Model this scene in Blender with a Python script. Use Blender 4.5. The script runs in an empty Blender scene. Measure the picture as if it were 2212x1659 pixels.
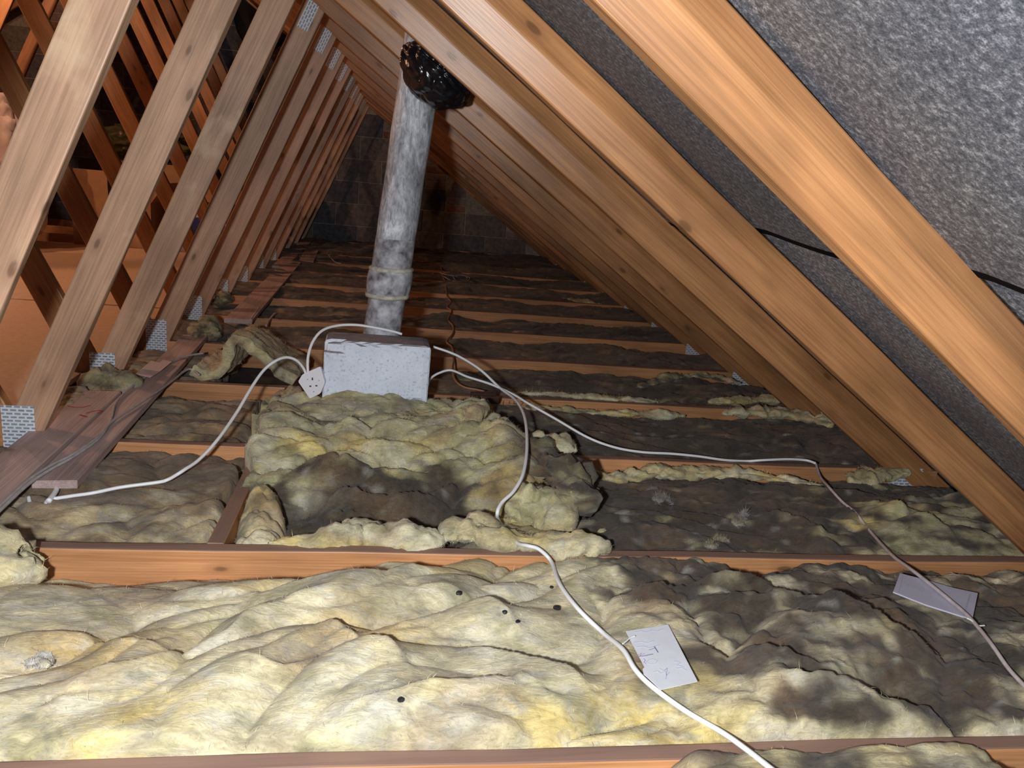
import bpy, bmesh, math, random
import numpy as np
from mathutils import Vector, Matrix

scene = bpy.context.scene
C = scene.collection

# ---------------------------------------------------------------- camera
cam_data = bpy.data.cameras.new('camera')
cam_data.sensor_width = 36.0
cam_data.lens = 27.108
cam_data.clip_start = 0.02
cam = bpy.data.objects.new('camera', cam_data)
C.objects.link(cam)
_yaw, _pitch, _roll = 0.1665, 0.2592, 0.0943
_f = Vector((math.sin(_yaw) * math.cos(_pitch), math.cos(_yaw) * math.cos(_pitch), -math.sin(_pitch)))
_r = Vector((math.cos(_yaw), -math.sin(_yaw), 0))
_u = _r.cross(_f)
_r2 = _r * math.cos(_roll) + _u * math.sin(_roll)
_u2 = -_r * math.sin(_roll) + _u * math.cos(_roll)
_m = Matrix((_r2, _u2, -_f)).transposed().to_4x4()
_m.translation = (0, 0, 0.7718)
cam.matrix_world = _m
scene.camera = cam

# ---------------------------------------------------------------- light and exposure
world = bpy.data.worlds.new('loft_dark')
scene.world = world
world.use_nodes = True
world.node_tree.nodes['Background'].inputs[0].default_value = (0.55, 0.6, 0.7, 1)
world.node_tree.nodes['Background'].inputs[1].default_value = 0.012
scene.view_settings.view_transform = 'Standard'
scene.view_settings.look = 'None'
scene.view_settings.gamma = 1.0
scene.view_settings.exposure = 0.0
scene.view_settings.use_curve_mapping = False

def point_light(name, loc, energy, col, radius):
    l = bpy.data.lights.new(name, 'POINT')
    l.energy = energy; l.color = col; l.shadow_soft_size = radius
    o = bpy.data.objects.new(name, l); C.objects.link(o); o.location = loc
    return o
# the photographer's hand torch, and the loft's two bare bulbs between the far webs
point_light('torch_light', (-0.17, -0.06, 0.76), 116, (0.94, 0.97, 1.0), 0.03)
LAMPS = [(-3.1, 3.56, 1.75), (-2.75, 5.42, 1.95)]
point_light('bulb_light', LAMPS[0], 70, (1.0, 0.56, 0.33), 0.03)
point_light('bulb_light', LAMPS[1], 38, (1.0, 0.54, 0.31), 0.03)

# ---------------------------------------------------------------- helpers
rng = random.Random(7)

def tag(o, label=None, cat=None, group=None, kind=None):
    if label: o['label'] = label
    if cat: o['category'] = cat
    if group: o['group'] = group
    if kind: o['kind'] = kind
    return o

def empty(name, loc=(0, 0, 0)):
    o = bpy.data.objects.new(name, None); C.objects.link(o); o.location = loc
    o.empty_display_size = 0.05
    return o

def link(name, me, mat, parent=None, loc=(0, 0, 0), rot=(0, 0, 0)):
    o = bpy.data.objects.new(name, me); C.objects.link(o)
    if mat is not None:
        if len(me.materials) == 0: me.materials.append(mat)
    o.parent = parent; o.location = loc; o.rotation_euler = rot
    return o

def mesh(name, verts, faces, smooth=False):
    me = bpy.data.meshes.new(name)
    me.from_pydata([tuple(v) for v in verts], [], faces)
    me.update()
    if smooth: me.polygons.foreach_set('use_smooth', [True] * len(me.polygons))
    return me

def bm_mesh(name, bm, smooth=False):
    me = bpy.data.meshes.new(name)
    bmesh.ops.recalc_face_normals(bm, faces=bm.faces)
    bm.to_mesh(me); bm.free()
    if smooth: me.polygons.foreach_set('use_smooth', [True] * len(me.polygons))
    return me

def box_mesh(name, sx, sy, sz, bev=0.0, seg=1, jitter=0.0, seed=0):
    bm = bmesh.new()
    bmesh.ops.create_cube(bm, size=1.0)
    for v in bm.verts: v.co = Vector((v.co.x * sx, v.co.y * sy, v.co.z * sz))
    if jitter:
        r = random.Random(seed)
        for v in bm.verts: v.co += Vector((r.uniform(-jitter, jitter), r.uniform(-jitter, jitter), r.uniform(-jitter, jitter)))
    if bev: bmesh.ops.bevel(bm, geom=list(bm.edges), offset=bev, segments=seg, affect='EDGES')
    return bm_mesh(name, bm)

# ---- numpy gradient noise
_pr = np.random.RandomState(11)
_perm = np.concatenate([_pr.permutation(256)] * 3)
_ang = _pr.rand(256) * 2 * np.pi
_gx, _gy = np.cos(_ang), np.sin(_ang)
_g3 = _pr.randn(256, 3); _g3 /= np.linalg.norm(_g3, axis=1)[:, None]
def pn(x, y, seed=0):
    x = np.asarray(x, float) + seed * 17.31; y = np.asarray(y, float) - seed * 9.77
    xi = np.floor(x).astype(int); yi = np.floor(y).astype(int)
    xf = x - xi; yf = y - yi
    u = xf * xf * xf * (xf * (xf * 6 - 15) + 10); v = yf * yf * yf * (yf * (yf * 6 - 15) + 10)
    def g(ix, iy, dx, dy):
        h = _perm[_perm[ix & 255] + (iy & 255)]
        return _gx[h] * dx + _gy[h] * dy
    a = g(xi, yi, xf, yf); b = g(xi + 1, yi, xf - 1, yf)
    c = g(xi, yi + 1, xf, yf - 1); d = g(xi + 1, yi + 1, xf - 1, yf - 1)
    return ((a + u * (b - a)) + v * ((c + u * (d - c)) - (a + u * (b - a)))) * 1.4
def pn3(p, seed=0):
    p = np.asarray(p, float) + seed * 13.7
    i = np.floor(p).astype(int); f = p - i
    w = f * f * f * (f * (f * 6 - 15) + 10)
    out = 0
    for cx in (0, 1):
        for cy in (0, 1):
            for cz in (0, 1):
                h = _perm[_perm[_perm[(i[:, 0] + cx) & 255] + ((i[:, 1] + cy) & 255)] + ((i[:, 2] + cz) & 255)]
                d = (_g3[h] * (f - np.array([cx, cy, cz]))).sum(1)
                out = out + d * np.where(cx, w[:, 0], 1 - w[:, 0]) * np.where(cy, w[:, 1], 1 - w[:, 1]) * np.where(cz, w[:, 2], 1 - w[:, 2])
    return out * 1.4
def fbm(x, y, o=4, seed=0, g=0.5):
    s = 0; a = 1.0
    for k in range(o):
        s = s + a * pn(x * 2 ** k, y * 2 ** k, seed + k); a *= g
    return s
def fbm3(p, o=3, seed=0, g=0.5):
    s = 0; a = 1.0
    for k in range(o):
        s = s + a * pn3(p * 2 ** k, seed + k); a *= g
    return s
def billow(x, y, seed=0, e=0.6):
    return np.abs(pn(x, y, seed)) ** e
def sst(a, b, x):
    t = np.clip((x - a) / (b - a), 0, 1); return t * t * (3 - 2 * t)

# ---------------------------------------------------------------- materials
def new_mat(name):
    m = bpy.data.materials.new(name); m.use_nodes = True
    nt = m.node_tree; b = nt.nodes['Principled BSDF']
    return m, nt, b
def nd(nt, t, **kw):
    n = nt.nodes.new(t)
    for k, v in kw.items(): setattr(n, k, v)
    return n
def ramp(nt, stops):
    n = nt.nodes.new('ShaderNodeValToRGB')
    e = n.color_ramp.elements
    while len(e) > 1: e.remove(e[-1])
    e[0].position = stops[0][0]; e[0].color = (*stops[0][1], 1)
    for p, c in stops[1:]:
        x = e.new(p); x.color = (*c, 1)
    return n
def mixc(nt, fac, a, b, mode='MIX'):
    n = nt.nodes.new('ShaderNodeMix'); n.data_type = 'RGBA'; n.blend_type = mode
    for idx, val in ((0, fac), (6, a), (7, b)):
        if hasattr(val, 'is_linked') or isinstance(val, bpy.types.NodeSocket): nt.links.new(val, n.inputs[idx])
        elif isinstance(val, (int, float)): n.inputs[idx].default_value = val
        else: n.inputs[idx].default_value = (*val, 1)
    return n.outputs[2]
def noise(nt, vec, scale, detail=4, rough=0.55, dist=0.0):
    n = nt.nodes.new('ShaderNodeTexNoise')
    n.inputs['Scale'].default_value = scale; n.inputs['Detail'].default_value = detail
    n.inputs['Roughness'].default_value = rough; n.inputs['Distortion'].default_value = dist
    if vec is not None: nt.links.new(vec, n.inputs['Vector'])
    return n
def mapping(nt, vec, scale=(1, 1, 1), loc=(0, 0, 0), rot=(0, 0, 0)):
    n = nt.nodes.new('ShaderNodeMapping')
    n.inputs['Scale'].default_value = scale; n.inputs['Location'].default_value = loc; n.inputs['Rotation'].default_value = rot
    nt.links.new(vec, n.inputs['Vector'])
    return n.outputs[0]
def bump(nt, b, h, strength=0.3, dist=0.01):
    n = nt.nodes.new('ShaderNodeBump'); n.inputs['Strength'].default_value = strength; n.inputs['Distance'].default_value = dist
    nt.links.new(h, n.inputs['Height']); nt.links.new(n.outputs[0], b.inputs['Normal'])

def wood(name, light, dark, knot=(0.10, 0.045, 0.02), rough=0.5, dust=None, var=0.35, spec=0.4, stain=None):
    m, nt, b = new_mat(name)
    tc = nd(nt, 'ShaderNodeTexCoord'); oi = nd(nt, 'ShaderNodeObjectInfo')
    off = nd(nt, 'ShaderNodeVectorMath', operation='MULTIPLY_ADD')
    comb = nd(nt, 'ShaderNodeCombineXYZ')
    for i in range(3): nt.links.new(oi.outputs['Random'], comb.inputs[i])
    nt.links.new(comb.outputs[0], off.inputs[0]); off.inputs[1].default_value = (37, 11, 5)
    nt.links.new(tc.outputs['Object'], off.inputs[2])
    v = off.outputs[0]
    # knots bend the grain around them
    kv = mapping(nt, v, (6.0, 2.0, 15))
    vo = nd(nt, 'ShaderNodeTexVoronoi', feature='F1'); vo.inputs['Scale'].default_value = 1.0
    nt.links.new(kv, vo.inputs['Vector'])
    kr = ramp(nt, [(0.0, (1, 1, 1)), (0.085, (0.9, 0.9, 0.9)), (0.125, (0.28, 0.28, 0.28)), (0.26, (0, 0, 0))])
    nt.links.new(vo.outputs['Distance'], kr.inputs[0])
    g1 = noise(nt, mapping(nt, v, (1.3, 34, 34)), 1.6, 5, 0.6, 0.6)
    g2 = noise(nt, mapping(nt, v, (3.0, 150, 150)), 1.5, 3, 0.6, 0.3)
    blot = noise(nt, mapping(nt, v, (2.2, 7, 7)), 1.2, 3, 0.5)
    c1 = ramp(nt, [(0.32, dark), (0.62, light)]); nt.links.new(g1.outputs[0], c1.inputs[0])
    c2 = ramp(nt, [(0.35, tuple(x * 0.58 for x in light)), (0.65, tuple(min(1, x * 1.2) for x in light))]); nt.links.new(g2.outputs[0], c2.inputs[0])
    c = mixc(nt, 0.45, c1.outputs[0], c2.outputs[0])
    c3 = ramp(nt, [(0.3, (1 - var, 1 - var * 1.05, 1 - var * 1.1)), (0.7, (1.12, 1.1, 1.08))]); nt.links.new(blot.outputs[0], c3.inputs[0])
    c = mixc(nt, 1.0, c, c3.outputs[0], 'MULTIPLY')
    kb = nd(nt, 'ShaderNodeMath', operation='MULTIPLY'); nt.links.new(kr.outputs[0], kb.inputs[0]); kb.inputs[1].default_value = 0.75
    c = mixc(nt, kb.outputs[0], c, knot)
    if stain is not None:
        sn = noise(nt, mapping(nt, v, (5, 9, 9)), 1.0, 4, 0.6, 0.5)
        sr = ramp(nt, [(0.56, (0, 0, 0)), (0.70, (0.55, 0.55, 0.55))]); nt.links.new(sn.outputs[0], sr.inputs[0])
        c = mixc(nt, sr.outputs[0], c, stain)
    if dust is not None:
        ge = nd(nt, 'ShaderNodeNewGeometry'); sx = nd(nt, 'ShaderNodeSeparateXYZ'); nt.links.new(ge.outputs['Normal'], sx.inputs[0])
        mr = nd(nt, 'ShaderNodeMapRange'); mr.inputs[1].default_value = 0.5; mr.inputs[2].default_value = 0.85; mr.inputs[4].default_value = 0.82
        nt.links.new(sx.outputs[2], mr.inputs[0])
        c = mixc(nt, mr.outputs[0], c, dust)
    nt.links.new(c, b.inputs['Base Color'])
    b.inputs['Roughness'].default_value = rough
    b.inputs['Specular IOR Level'].default_value = spec
    ad = nd(nt, 'ShaderNodeMath', operation='ADD'); nt.links.new(g2.outputs[0], ad.inputs[0]); nt.links.new(kr.outputs[0], ad.inputs[1])
    bump(nt, b, ad.outputs[0], 0.22, 0.002)
    return m

M = {}
M['rafter'] = wood('rafter_pine', (0.51, 0.25, 0.106), (0.35, 0.15, 0.058), rough=0.38, var=0.45)
M['strut'] = wood('strut_pine', (0.56, 0.345, 0.225), (0.42, 0.25, 0.155), rough=0.42, var=0.34, stain=(0.66, 0.47, 0.30))
M['joist'] = wood('joist_pine', (0.66, 0.33, 0.15), (0.52, 0.23, 0.095), rough=0.5, dust=(0.215, 0.145, 0.128))
M['plank'] = wood('plank_old', (0.54, 0.41, 0.385), (0.42, 0.30, 0.275), rough=0.6, var=0.2)

def wool_mat():
    m, nt, b = new_mat('mineral_wool')
    at = nd(nt, 'ShaderNodeAttribute'); at.attribute_name = 'Col'
    tc = nd(nt, 'ShaderNodeTexCoord'); v = tc.outputs['Object']
    f1 = noise(nt, mapping(nt, v, (26, 80, 60), rot=(0, 0, 0.35)), 1.0, 7, 0.66, 2.2)
    f2 = noise(nt, mapping(nt, v, (12, 17, 14)), 1.0, 5, 0.6, 0.8)
    sp = noise(nt, v, 230, 2, 0.5)
    r1 = ramp(nt, [(0.28, (0.74, 0.72, 0.68)), (0.5, (1.0, 1.0, 1.0)), (0.72, (1.26, 1.25, 1.22))]); nt.links.new(f1.outputs[0], r1.inputs[0])
    r2 = ramp(nt, [(0.3, (0.58, 0.56, 0.54)), (0.7, (1.28, 1.26, 1.22))]); nt.links.new(f2.outputs[0], r2.inputs[0])
    r3 = ramp(nt, [(0.30, (0.45, 0.42, 0.4)), (0.40, (1, 1, 1))]); nt.links.new(sp.outputs[0], r3.inputs[0])
    c = mixc(nt, 1.0, at.outputs['Color'], r1.outputs[0], 'MULTIPLY')
    c = mixc(nt, 1.0, c, r2.outputs[0], 'MULTIPLY')
    c = mixc(nt, 0.3, c, r3.outputs[0], 'MULTIPLY')
    g1 = noise(nt, mapping(nt, v, (9, 22, 14), rot=(0, 0, -0.3)), 1.0, 6, 0.65, 1.2)
    rg = ramp(nt, [(0.46, (0, 0, 0)), (0.66, (0.6, 0.6, 0.6))]); nt.links.new(g1.outputs[0], rg.inputs[0])
    bw = nd(nt, 'ShaderNodeRGBToBW'); nt.links.new(c, bw.inputs[0])
    gr = mixc(nt, 1.0, (1.04, 1.0, 0.90), bw.outputs[0], 'MULTIPLY')
    c = mixc(nt, rg.outputs[0], c, gr)
    nt.links.new(c, b.inputs['Base Color'])
    b.inputs['Roughness'].default_value = 0.85
    b.inputs['Specular IOR Level'].default_value = 0.15
    b.inputs['Sheen Weight'].default_value = 0.15
    ad = nd(nt, 'ShaderNodeMath', operation='MULTIPLY_ADD'); nt.links.new(f2.outputs[0], ad.inputs[0]); ad.inputs[1].default_value = 1.4; nt.links.new(f1.outputs[0], ad.inputs[2])
    bump(nt, b, ad.outputs[0], 0.5, 0.006)
    return m
M['wool'] = wool_mat()

def simple(name, col, rough=0.6, metal=0.0, spec=0.5, nscale=None, namt=0.25, bstr=0.0, stretch=(1, 1, 1), bd=0.003):
    m, nt, b = new_mat(name)
    b.inputs['Roughness'].default_value = rough; b.inputs['Metallic'].default_value = metal
    b.inputs['Specular IOR Level'].default_value = spec
    if nscale:
        tc = nd(nt, 'ShaderNodeTexCoord')
        n = noise(nt, mapping(nt, tc.outputs['Object'], stretch), nscale, 5, 0.6)
        r = ramp(nt, [(0.3, tuple(x * (1 - namt) for x in col)), (0.7, tuple(min(1, x * (1 + namt)) for x in col))])
        nt.links.new(n.outputs[0], r.inputs[0]); nt.links.new(r.outputs[0], b.inputs['Base Color'])
        if bstr: bump(nt, b, n.outputs[0], bstr, bd)
    else: b.inputs['Base Color'].default_value = (*col, 1)
    return m

def felt_mat(k=1.0):
    m, nt, b = new_mat('sarking_felt')
    tc = nd(nt, 'ShaderNodeTexCoord'); v = tc.outputs['Object']
    n1 = noise(nt, v, 120, 4, 0.75); n2 = noise(nt, v, 3.0, 4, 0.6); n3 = noise(nt, v, 520, 2, 0.6)
    r1 = ramp(nt, [(0.36, (0.045, 0.047, 0.056)), (0.52, (0.11, 0.11, 0.12)), (0.66, (0.27, 0.265, 0.265))]); nt.links.new(n1.outputs[0], r1.inputs[0])
    r2 = ramp(nt, [(0.3, (0.7 * k, 0.72 * k, 0.8 * k)), (0.7, (1.15 * k, 1.12 * k, 1.08 * k))]); nt.links.new(n2.outputs[0], r2.inputs[0])
    r3 = ramp(nt, [(0.35, (0.6, 0.6, 0.6)), (0.65, (1.35, 1.35, 1.35))]); nt.links.new(n3.outputs[0], r3.inputs[0])
    c = mixc(nt, 1.0, r1.outputs[0], r2.outputs[0], 'MULTIPLY')
    c = mixc(nt, 1.0, c, r3.outputs[0], 'MULTIPLY')
    nt.links.new(c, b.inputs['Base Color']); b.inputs['Roughness'].default_value = 0.75
    bump(nt, b, n1.outputs[0], 0.3, 0.002)
    return m
M['felt'] = felt_mat()
M['felt_lower'] = felt_mat(1.7)  # same felt, lightened overall for the lowest sheet
M['felt_lap_shade'] = simple('lap_shadow_strip', (0.004, 0.004, 0.005), 0.9, spec=0.05)  # black strip painted along each lap as the gap's shadow line

def plate_mat():
    m, nt, b = new_mat('galvanised_plate')
    tc = nd(nt, 'ShaderNodeTexCoord'); v = tc.outputs['Object']
    br = nd(nt, 'ShaderNodeTexBrick'); nt.links.new(mapping(nt, v, (1, 1, 1), rot=(math.pi / 2, 0, 0)), br.inputs['Vector'])
    br.inputs['Scale'].default_value = 26; br.inputs['Mortar Size'].default_value = 0.07; br.inputs['Bias'].default_value = 0.2
    br.inputs['Color1'].default_value = (0.22, 0.25, 0.33, 1); br.inputs['Color2'].default_value = (0.30, 0.34, 0.42, 1); br.inputs['Mortar'].default_value = (0.72, 0.75, 0.8, 1)
    n = noise(nt, v, 90, 3)
    c = mixc(nt, 0.35, br.outputs[0], n.outputs['Color'], 'OVERLAY')
    nt.links.new(c, b.inputs['Base Color']); b.inputs['Metallic'].default_value = 0.0; b.inputs['Roughness'].default_value = 0.35
    bump(nt, b, br.outputs['Fac'], 0.8, 0.003)
    return m
M['plate'] = plate_mat()

def pipe_mat():
    m, nt, b = new_mat('asbestos_cement')
    tc = nd(nt, 'ShaderNodeTexCoord'); v = tc.outputs['Object']
    n1 = noise(nt, mapping(nt, v, (14, 14, 5)), 1.0, 7, 0.7, 0.8); n2 = noise(nt, mapping(nt, v, (60, 60, 24)), 1.0, 4, 0.7, 1.2)
    r1 = ramp(nt, [(0.30, (0.17, 0.175, 0.19)), (0.45, (0.40, 0.41, 0.45)), (0.62, (0.72, 0.74, 0.80))]); nt.links.new(n1.outputs[0], r1.inputs[0])
    r2 = ramp(nt, [(0.33, (0.5, 0.5, 0.5)), (0.55, (1, 1, 1)), (0.72, (1.35, 1.35, 1.35))]); nt.links.new(n2.outputs[0], r2.inputs[0])
    c = mixc(nt, 1.0, r1.outputs[0], r2.outputs[0], 'MULTIPLY')
    # drip stain streak
    st = noise(nt, mapping(nt, v, (30, 30, 1.5)), 1.0, 3, 0.6)
    rs = ramp(nt, [(0.60, (0, 0, 0)), (0.70, (0.35, 0.35, 0.35))]); nt.links.new(st.outputs[0], rs.inputs[0])
    c = mixc(nt, rs.outputs[0], c, (0.30, 0.27, 0.16))
    nt.links.new(c, b.inputs['Base Color']); b.inputs['Roughness'].default_value = 0.55
    bump(nt, b, n2.outputs[0], 0.35, 0.004)
    return m
M['pipe'] = pipe_mat()
M['pipe_dirty'] = simple('asbestos_cement_dirty', (0.38, 0.38, 0.41), 0.6, nscale=28, namt=0.75, bstr=0.4)
M['sealant'] = simple('old_sealant', (0.55, 0.52, 0.44), 0.7, nscale=60, namt=0.3, bstr=0.4)

def conc_mat():
    m, nt, b = new_mat('aerated_concrete')
    tc = nd(nt, 'ShaderNodeTexCoord'); v = tc.outputs['Object']
    n1 = noise(nt, v, 130, 3, 0.6); n2 = noise(nt, v, 9, 5, 0.6)
    r1 = ramp(nt, [(0.30, (0.46, 0.50, 0.58)), (0.42, (0.76, 0.82, 0.93)), (0.6, (0.80, 0.86, 0.95))]); nt.links.new(n1.outputs[0], r1.inputs[0])
    r2 = ramp(nt, [(0.3, (0.86, 0.86, 0.88)), (0.7, (1.05, 1.05, 1.05))]); nt.links.new(n2.outputs[0], r2.inputs[0])
    c = mixc(nt, 1.0, r1.outputs[0], r2.outputs[0], 'MULTIPLY')
    # years of loft dust lie on the top
    ge = nd(nt, 'ShaderNodeNewGeometry'); sx = nd(nt, 'ShaderNodeSeparateXYZ'); nt.links.new(ge.outputs['Normal'], sx.inputs[0])
    mr = nd(nt, 'ShaderNodeMapRange'); mr.inputs[1].default_value = 0.5; mr.inputs[2].default_value = 0.8; mr.inputs[4].default_value = 0.9
    nt.links.new(sx.outputs[2], mr.inputs[0])
    n3 = noise(nt, v, 40, 4, 0.7); r3 = ramp(nt, [(0.3, (0.15, 0.12, 0.12)), (0.7, (0.30, 0.25, 0.25))]); nt.links.new(n3.outputs[0], r3.inputs[0])
    c = mixc(nt, mr.outputs[0], c, r3.outputs[0])
    nt.links.new(c, b.inputs['Base Color']); b.inputs['Roughness'].default_value = 0.85
    bump(nt, b, n1.outputs[0], 0.35, 0.003)
    return m
M['concrete'] = conc_mat()
M['block'] = simple('gable_block', (0.20, 0.175, 0.165), 0.9, nscale=22, namt=0.35, bstr=0.5)
M['block_dark'] = simple('gable_block_dark', (0.13, 0.13, 0.15), 0.9, nscale=22, namt=0.35, bstr=0.5)
M['brick_pale'] = simple('pale_brick', (0.30, 0.235, 0.215), 0.9, nscale=25, namt=0.3, bstr=0.4)
M['brick_orange'] = simple('orange_brick', (0.30, 0.15, 0.085), 0.9, nscale=25, namt=0.3, bstr=0.4)
M['mortar'] = simple('mortar', (0.36, 0.32, 0.28), 0.95, nscale=40, namt=0.3, bstr=0.4)
M['plaster'] = simple('plasterboard_back', (0.045, 0.04, 0.038), 0.9, nscale=12, namt=0.3)
M['chip'] = simple('chipboard', (0.68, 0.46, 0.31), 0.6, nscale=60, namt=0.10, bstr=0.08)
M['chip_edge'] = simple('chipboard_edge', (0.40, 0.20, 0.10), 0.8)
M['cable'] = simple('white_flex', (0.86, 0.87, 0.88), 0.35)
M['cable_dusty'] = simple('dusty_flex', (0.52, 0.45, 0.45), 0.5, nscale=60, namt=0.2)
M['cable_grey'] = simple('grey_cable', (0.42, 0.38, 0.38), 0.5, nscale=40, namt=0.2)
M['wire'] = simple('brown_wire', (0.36, 0.20, 0.13), 0.6)
M['plastic'] = simple('white_plastic', (0.80, 0.78, 0.82), 0.3)
M['dark_plastic'] = simple('dark_plastic', (0.02, 0.02, 0.022), 0.4)
M['screw'] = simple('bright_screw', (0.8, 0.8, 0.8), 0.25, metal=1.0)
M['paper'] = simple('white_card', (0.80, 0.82, 0.88), 0.6, nscale=30, namt=0.05)
M['paper_lilac'] = simple('lilac_card', (0.58, 0.57, 0.69), 0.5, nscale=25, namt=0.05)
M['paper_pink'] = simple('pink_paper', (0.72, 0.56, 0.53), 0.6)
M['ink'] = simple('ink', (0.20, 0.20, 0.34), 0.7)
M['ink_faint'] = simple('faint_ink', (0.56, 0.58, 0.70), 0.7)
M['ink_lilac'] = simple('faint_lilac_ink', (0.46, 0.45, 0.57), 0.7)
M['ink_purple'] = simple('purple_ink', (0.42, 0.30, 0.48), 0.7)
M['crayon'] = simple('red_crayon', (0.45, 0.05, 0.06), 0.7)
M['stamp'] = simple('black_stamp', (0.05, 0.03, 0.02), 0.8)
M['clay'] = simple('brown_clay', (0.13, 0.065, 0.05), 0.6, nscale=40, namt=0.2)
M['card'] = simple('cardboard', (0.42, 0.24, 0.13), 0.8, nscale=10, namt=0.12)
M['blue'] = simple('blue_print', (0.03, 0.06, 0.30), 0.5)
M['whitecard'] = simple('white_carton', (0.60, 0.54, 0.52), 0.6)
M['sheet'] = simple('dust_sheet', (0.55, 0.46, 0.44), 0.8, nscale=7, namt=0.1)
M['sack'] = simple('sack_unlit_tone', (0.10, 0.085, 0.10), 0.7, nscale=8, namt=0.15)  # white sack coloured dark mauve to look unlit
M['foil'] = simple('green_plastic', (0.15, 0.16, 0.075), 0.16, spec=0.8)
M['black'] = simple('black_vent', (0.006, 0.006, 0.006), 0.7)
M['fluff'] = simple('grey_fluff', (0.42, 0.42, 0.44), 0.9, nscale=60, namt=0.3, bstr=0.5)

def bag_mat():
    m, nt, b = new_mat('black_bag')
    b.inputs['Base Color'].default_value = (0.006, 0.006, 0.009, 1)
    b.inputs['Roughness'].default_value = 0.24; b.inputs['Specular IOR Level'].default_value = 0.6
    tc = nd(nt, 'ShaderNodeTexCoord')
    n = noise(nt, tc.outputs['Object'], 20, 2, 0.5, 2.2)
    bump(nt, b, n.outputs[0], 0.13, 0.010)
    return m
M['bag'] = bag_mat()

# ---------------------------------------------------------------- dimensions of the roof
Y1 = 1.4845                      # second bottom chord from the camera
def YK(k): return Y1 + 0.6 * (k - 1)
TP, ZR = 0.7055, 1.0985          # underside of the right rafters: z = ZR - TP * x
AX = -2.24                       # ridge
ANG = math.atan(TP)
NX, NZ = math.sin(ANG), math.cos(ANG)
NODE = 0.0
WALL_Y = 8.36

# ---------------------------------------------------------------- setting
def slab(name, x0, x1, y0, y1, z0, z1, mat, kind='structure'):
    me = box_mesh(name, x1 - x0, y1 - y0, z1 - z0)
    o = link(name, me, mat, None, ((x0 + x1) / 2, (y0 + y1) / 2, (z0 + z1) / 2))
    return tag(o, kind=kind)
fl = slab('floor', -6.6, 2.2, -1.2, WALL_Y + 0.1, -0.125, -0.1, M['plaster'])

# gable wall: a mortar backing with every block laid on it
def gable():
    pts = [(-6.2, -0.12), (1.85, -0.12), (1.62, 0.10), (AX, 2.86), (-6.1, 0.10)]
    n = len(pts)
    vs = [(x, WALL_Y + 0.007, z) for x, z in pts] + [(x, WALL_Y + 0.12, z) for x, z in pts]
    fs = [tuple(range(n))[::-1], tuple(range(n, 2 * n))] + [(i, (i + 1) % n, (i + 1) % n + n, i + n) for i in range(n)]
    w = link('wall_back', mesh('wall_back', vs, fs), M['mortar']); tag(w, kind='structure')
    bl = [box_mesh('block_a%d' % i, 0.44, 0.1, 0.215, 0.004, jitter=0.002, seed=i) for i in range(2)]
    hb = [box_mesh('block_h%d' % i, 0.215, 0.1, 0.215, 0.004, jitter=0.002, seed=i + 5) for i in range(1)]
    bk = [box_mesh('brick_a%d' % i, 0.205, 0.1, 0.063, 0.004, jitter=0.002, seed=i + 9) for i in range(2)]
    for i, me in enumerate(bl): me.materials.append(M['block'] if i == 0 else M['block_dark'])
    hb[0].materials.append(M['block']); bk[0].materials.append(M['brick_pale']); bk[1].materials.append(M['brick_orange'])
    z0 = 0.145 - 0.225
    def half(z): return (2.80 - z) / TP      # half width of the gable at height z
    for row in range(13):
        zc = z0 + row * 0.225 + 0.1125
        h = half(zc + 0.11) ; hl = half(zc - 0.11)
        if h < 0.1: break
        off = 0.285 if row % 2 == 1 else 0.06
        i = -20
        while i < 20:
            x = off + i * 0.45
            i += 1
            if abs(x + 0.225 - AX) < h - 0.21:
                o = link('block', bl[(i * 7 + row * 3) % 5 // 3], None, w, (x + 0.225, WALL_Y + 0.05 - 0.0, zc))
                o.location.y = WALL_Y + 0.05 + rng.uniform(-0.004, 0.002)
        # raking ends closed with pale bricks
        for s in (1, -1):
            idx = [off + j * 0.45 for j in range(-20, 20) if abs(off + j * 0.45 + 0.225 - AX) < h - 0.21]
            if not idx: continue
            xe = (max(idx) + 0.45) if s > 0 else min(idx)
            for c in range(3):
                hc = half(zc - 0.075 + c * 0.075 + 0.03)
                room = (AX + hc - xe) if s > 0 else (xe - (AX - hc))
                if room > 0.24:
                    o = link('brick', bk[(c + row) % 3 // 2], None, w, (xe + s * 0.108, WALL_Y + 0.05, zc - 0.075 + c * 0.075))
    return w
gable()

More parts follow.
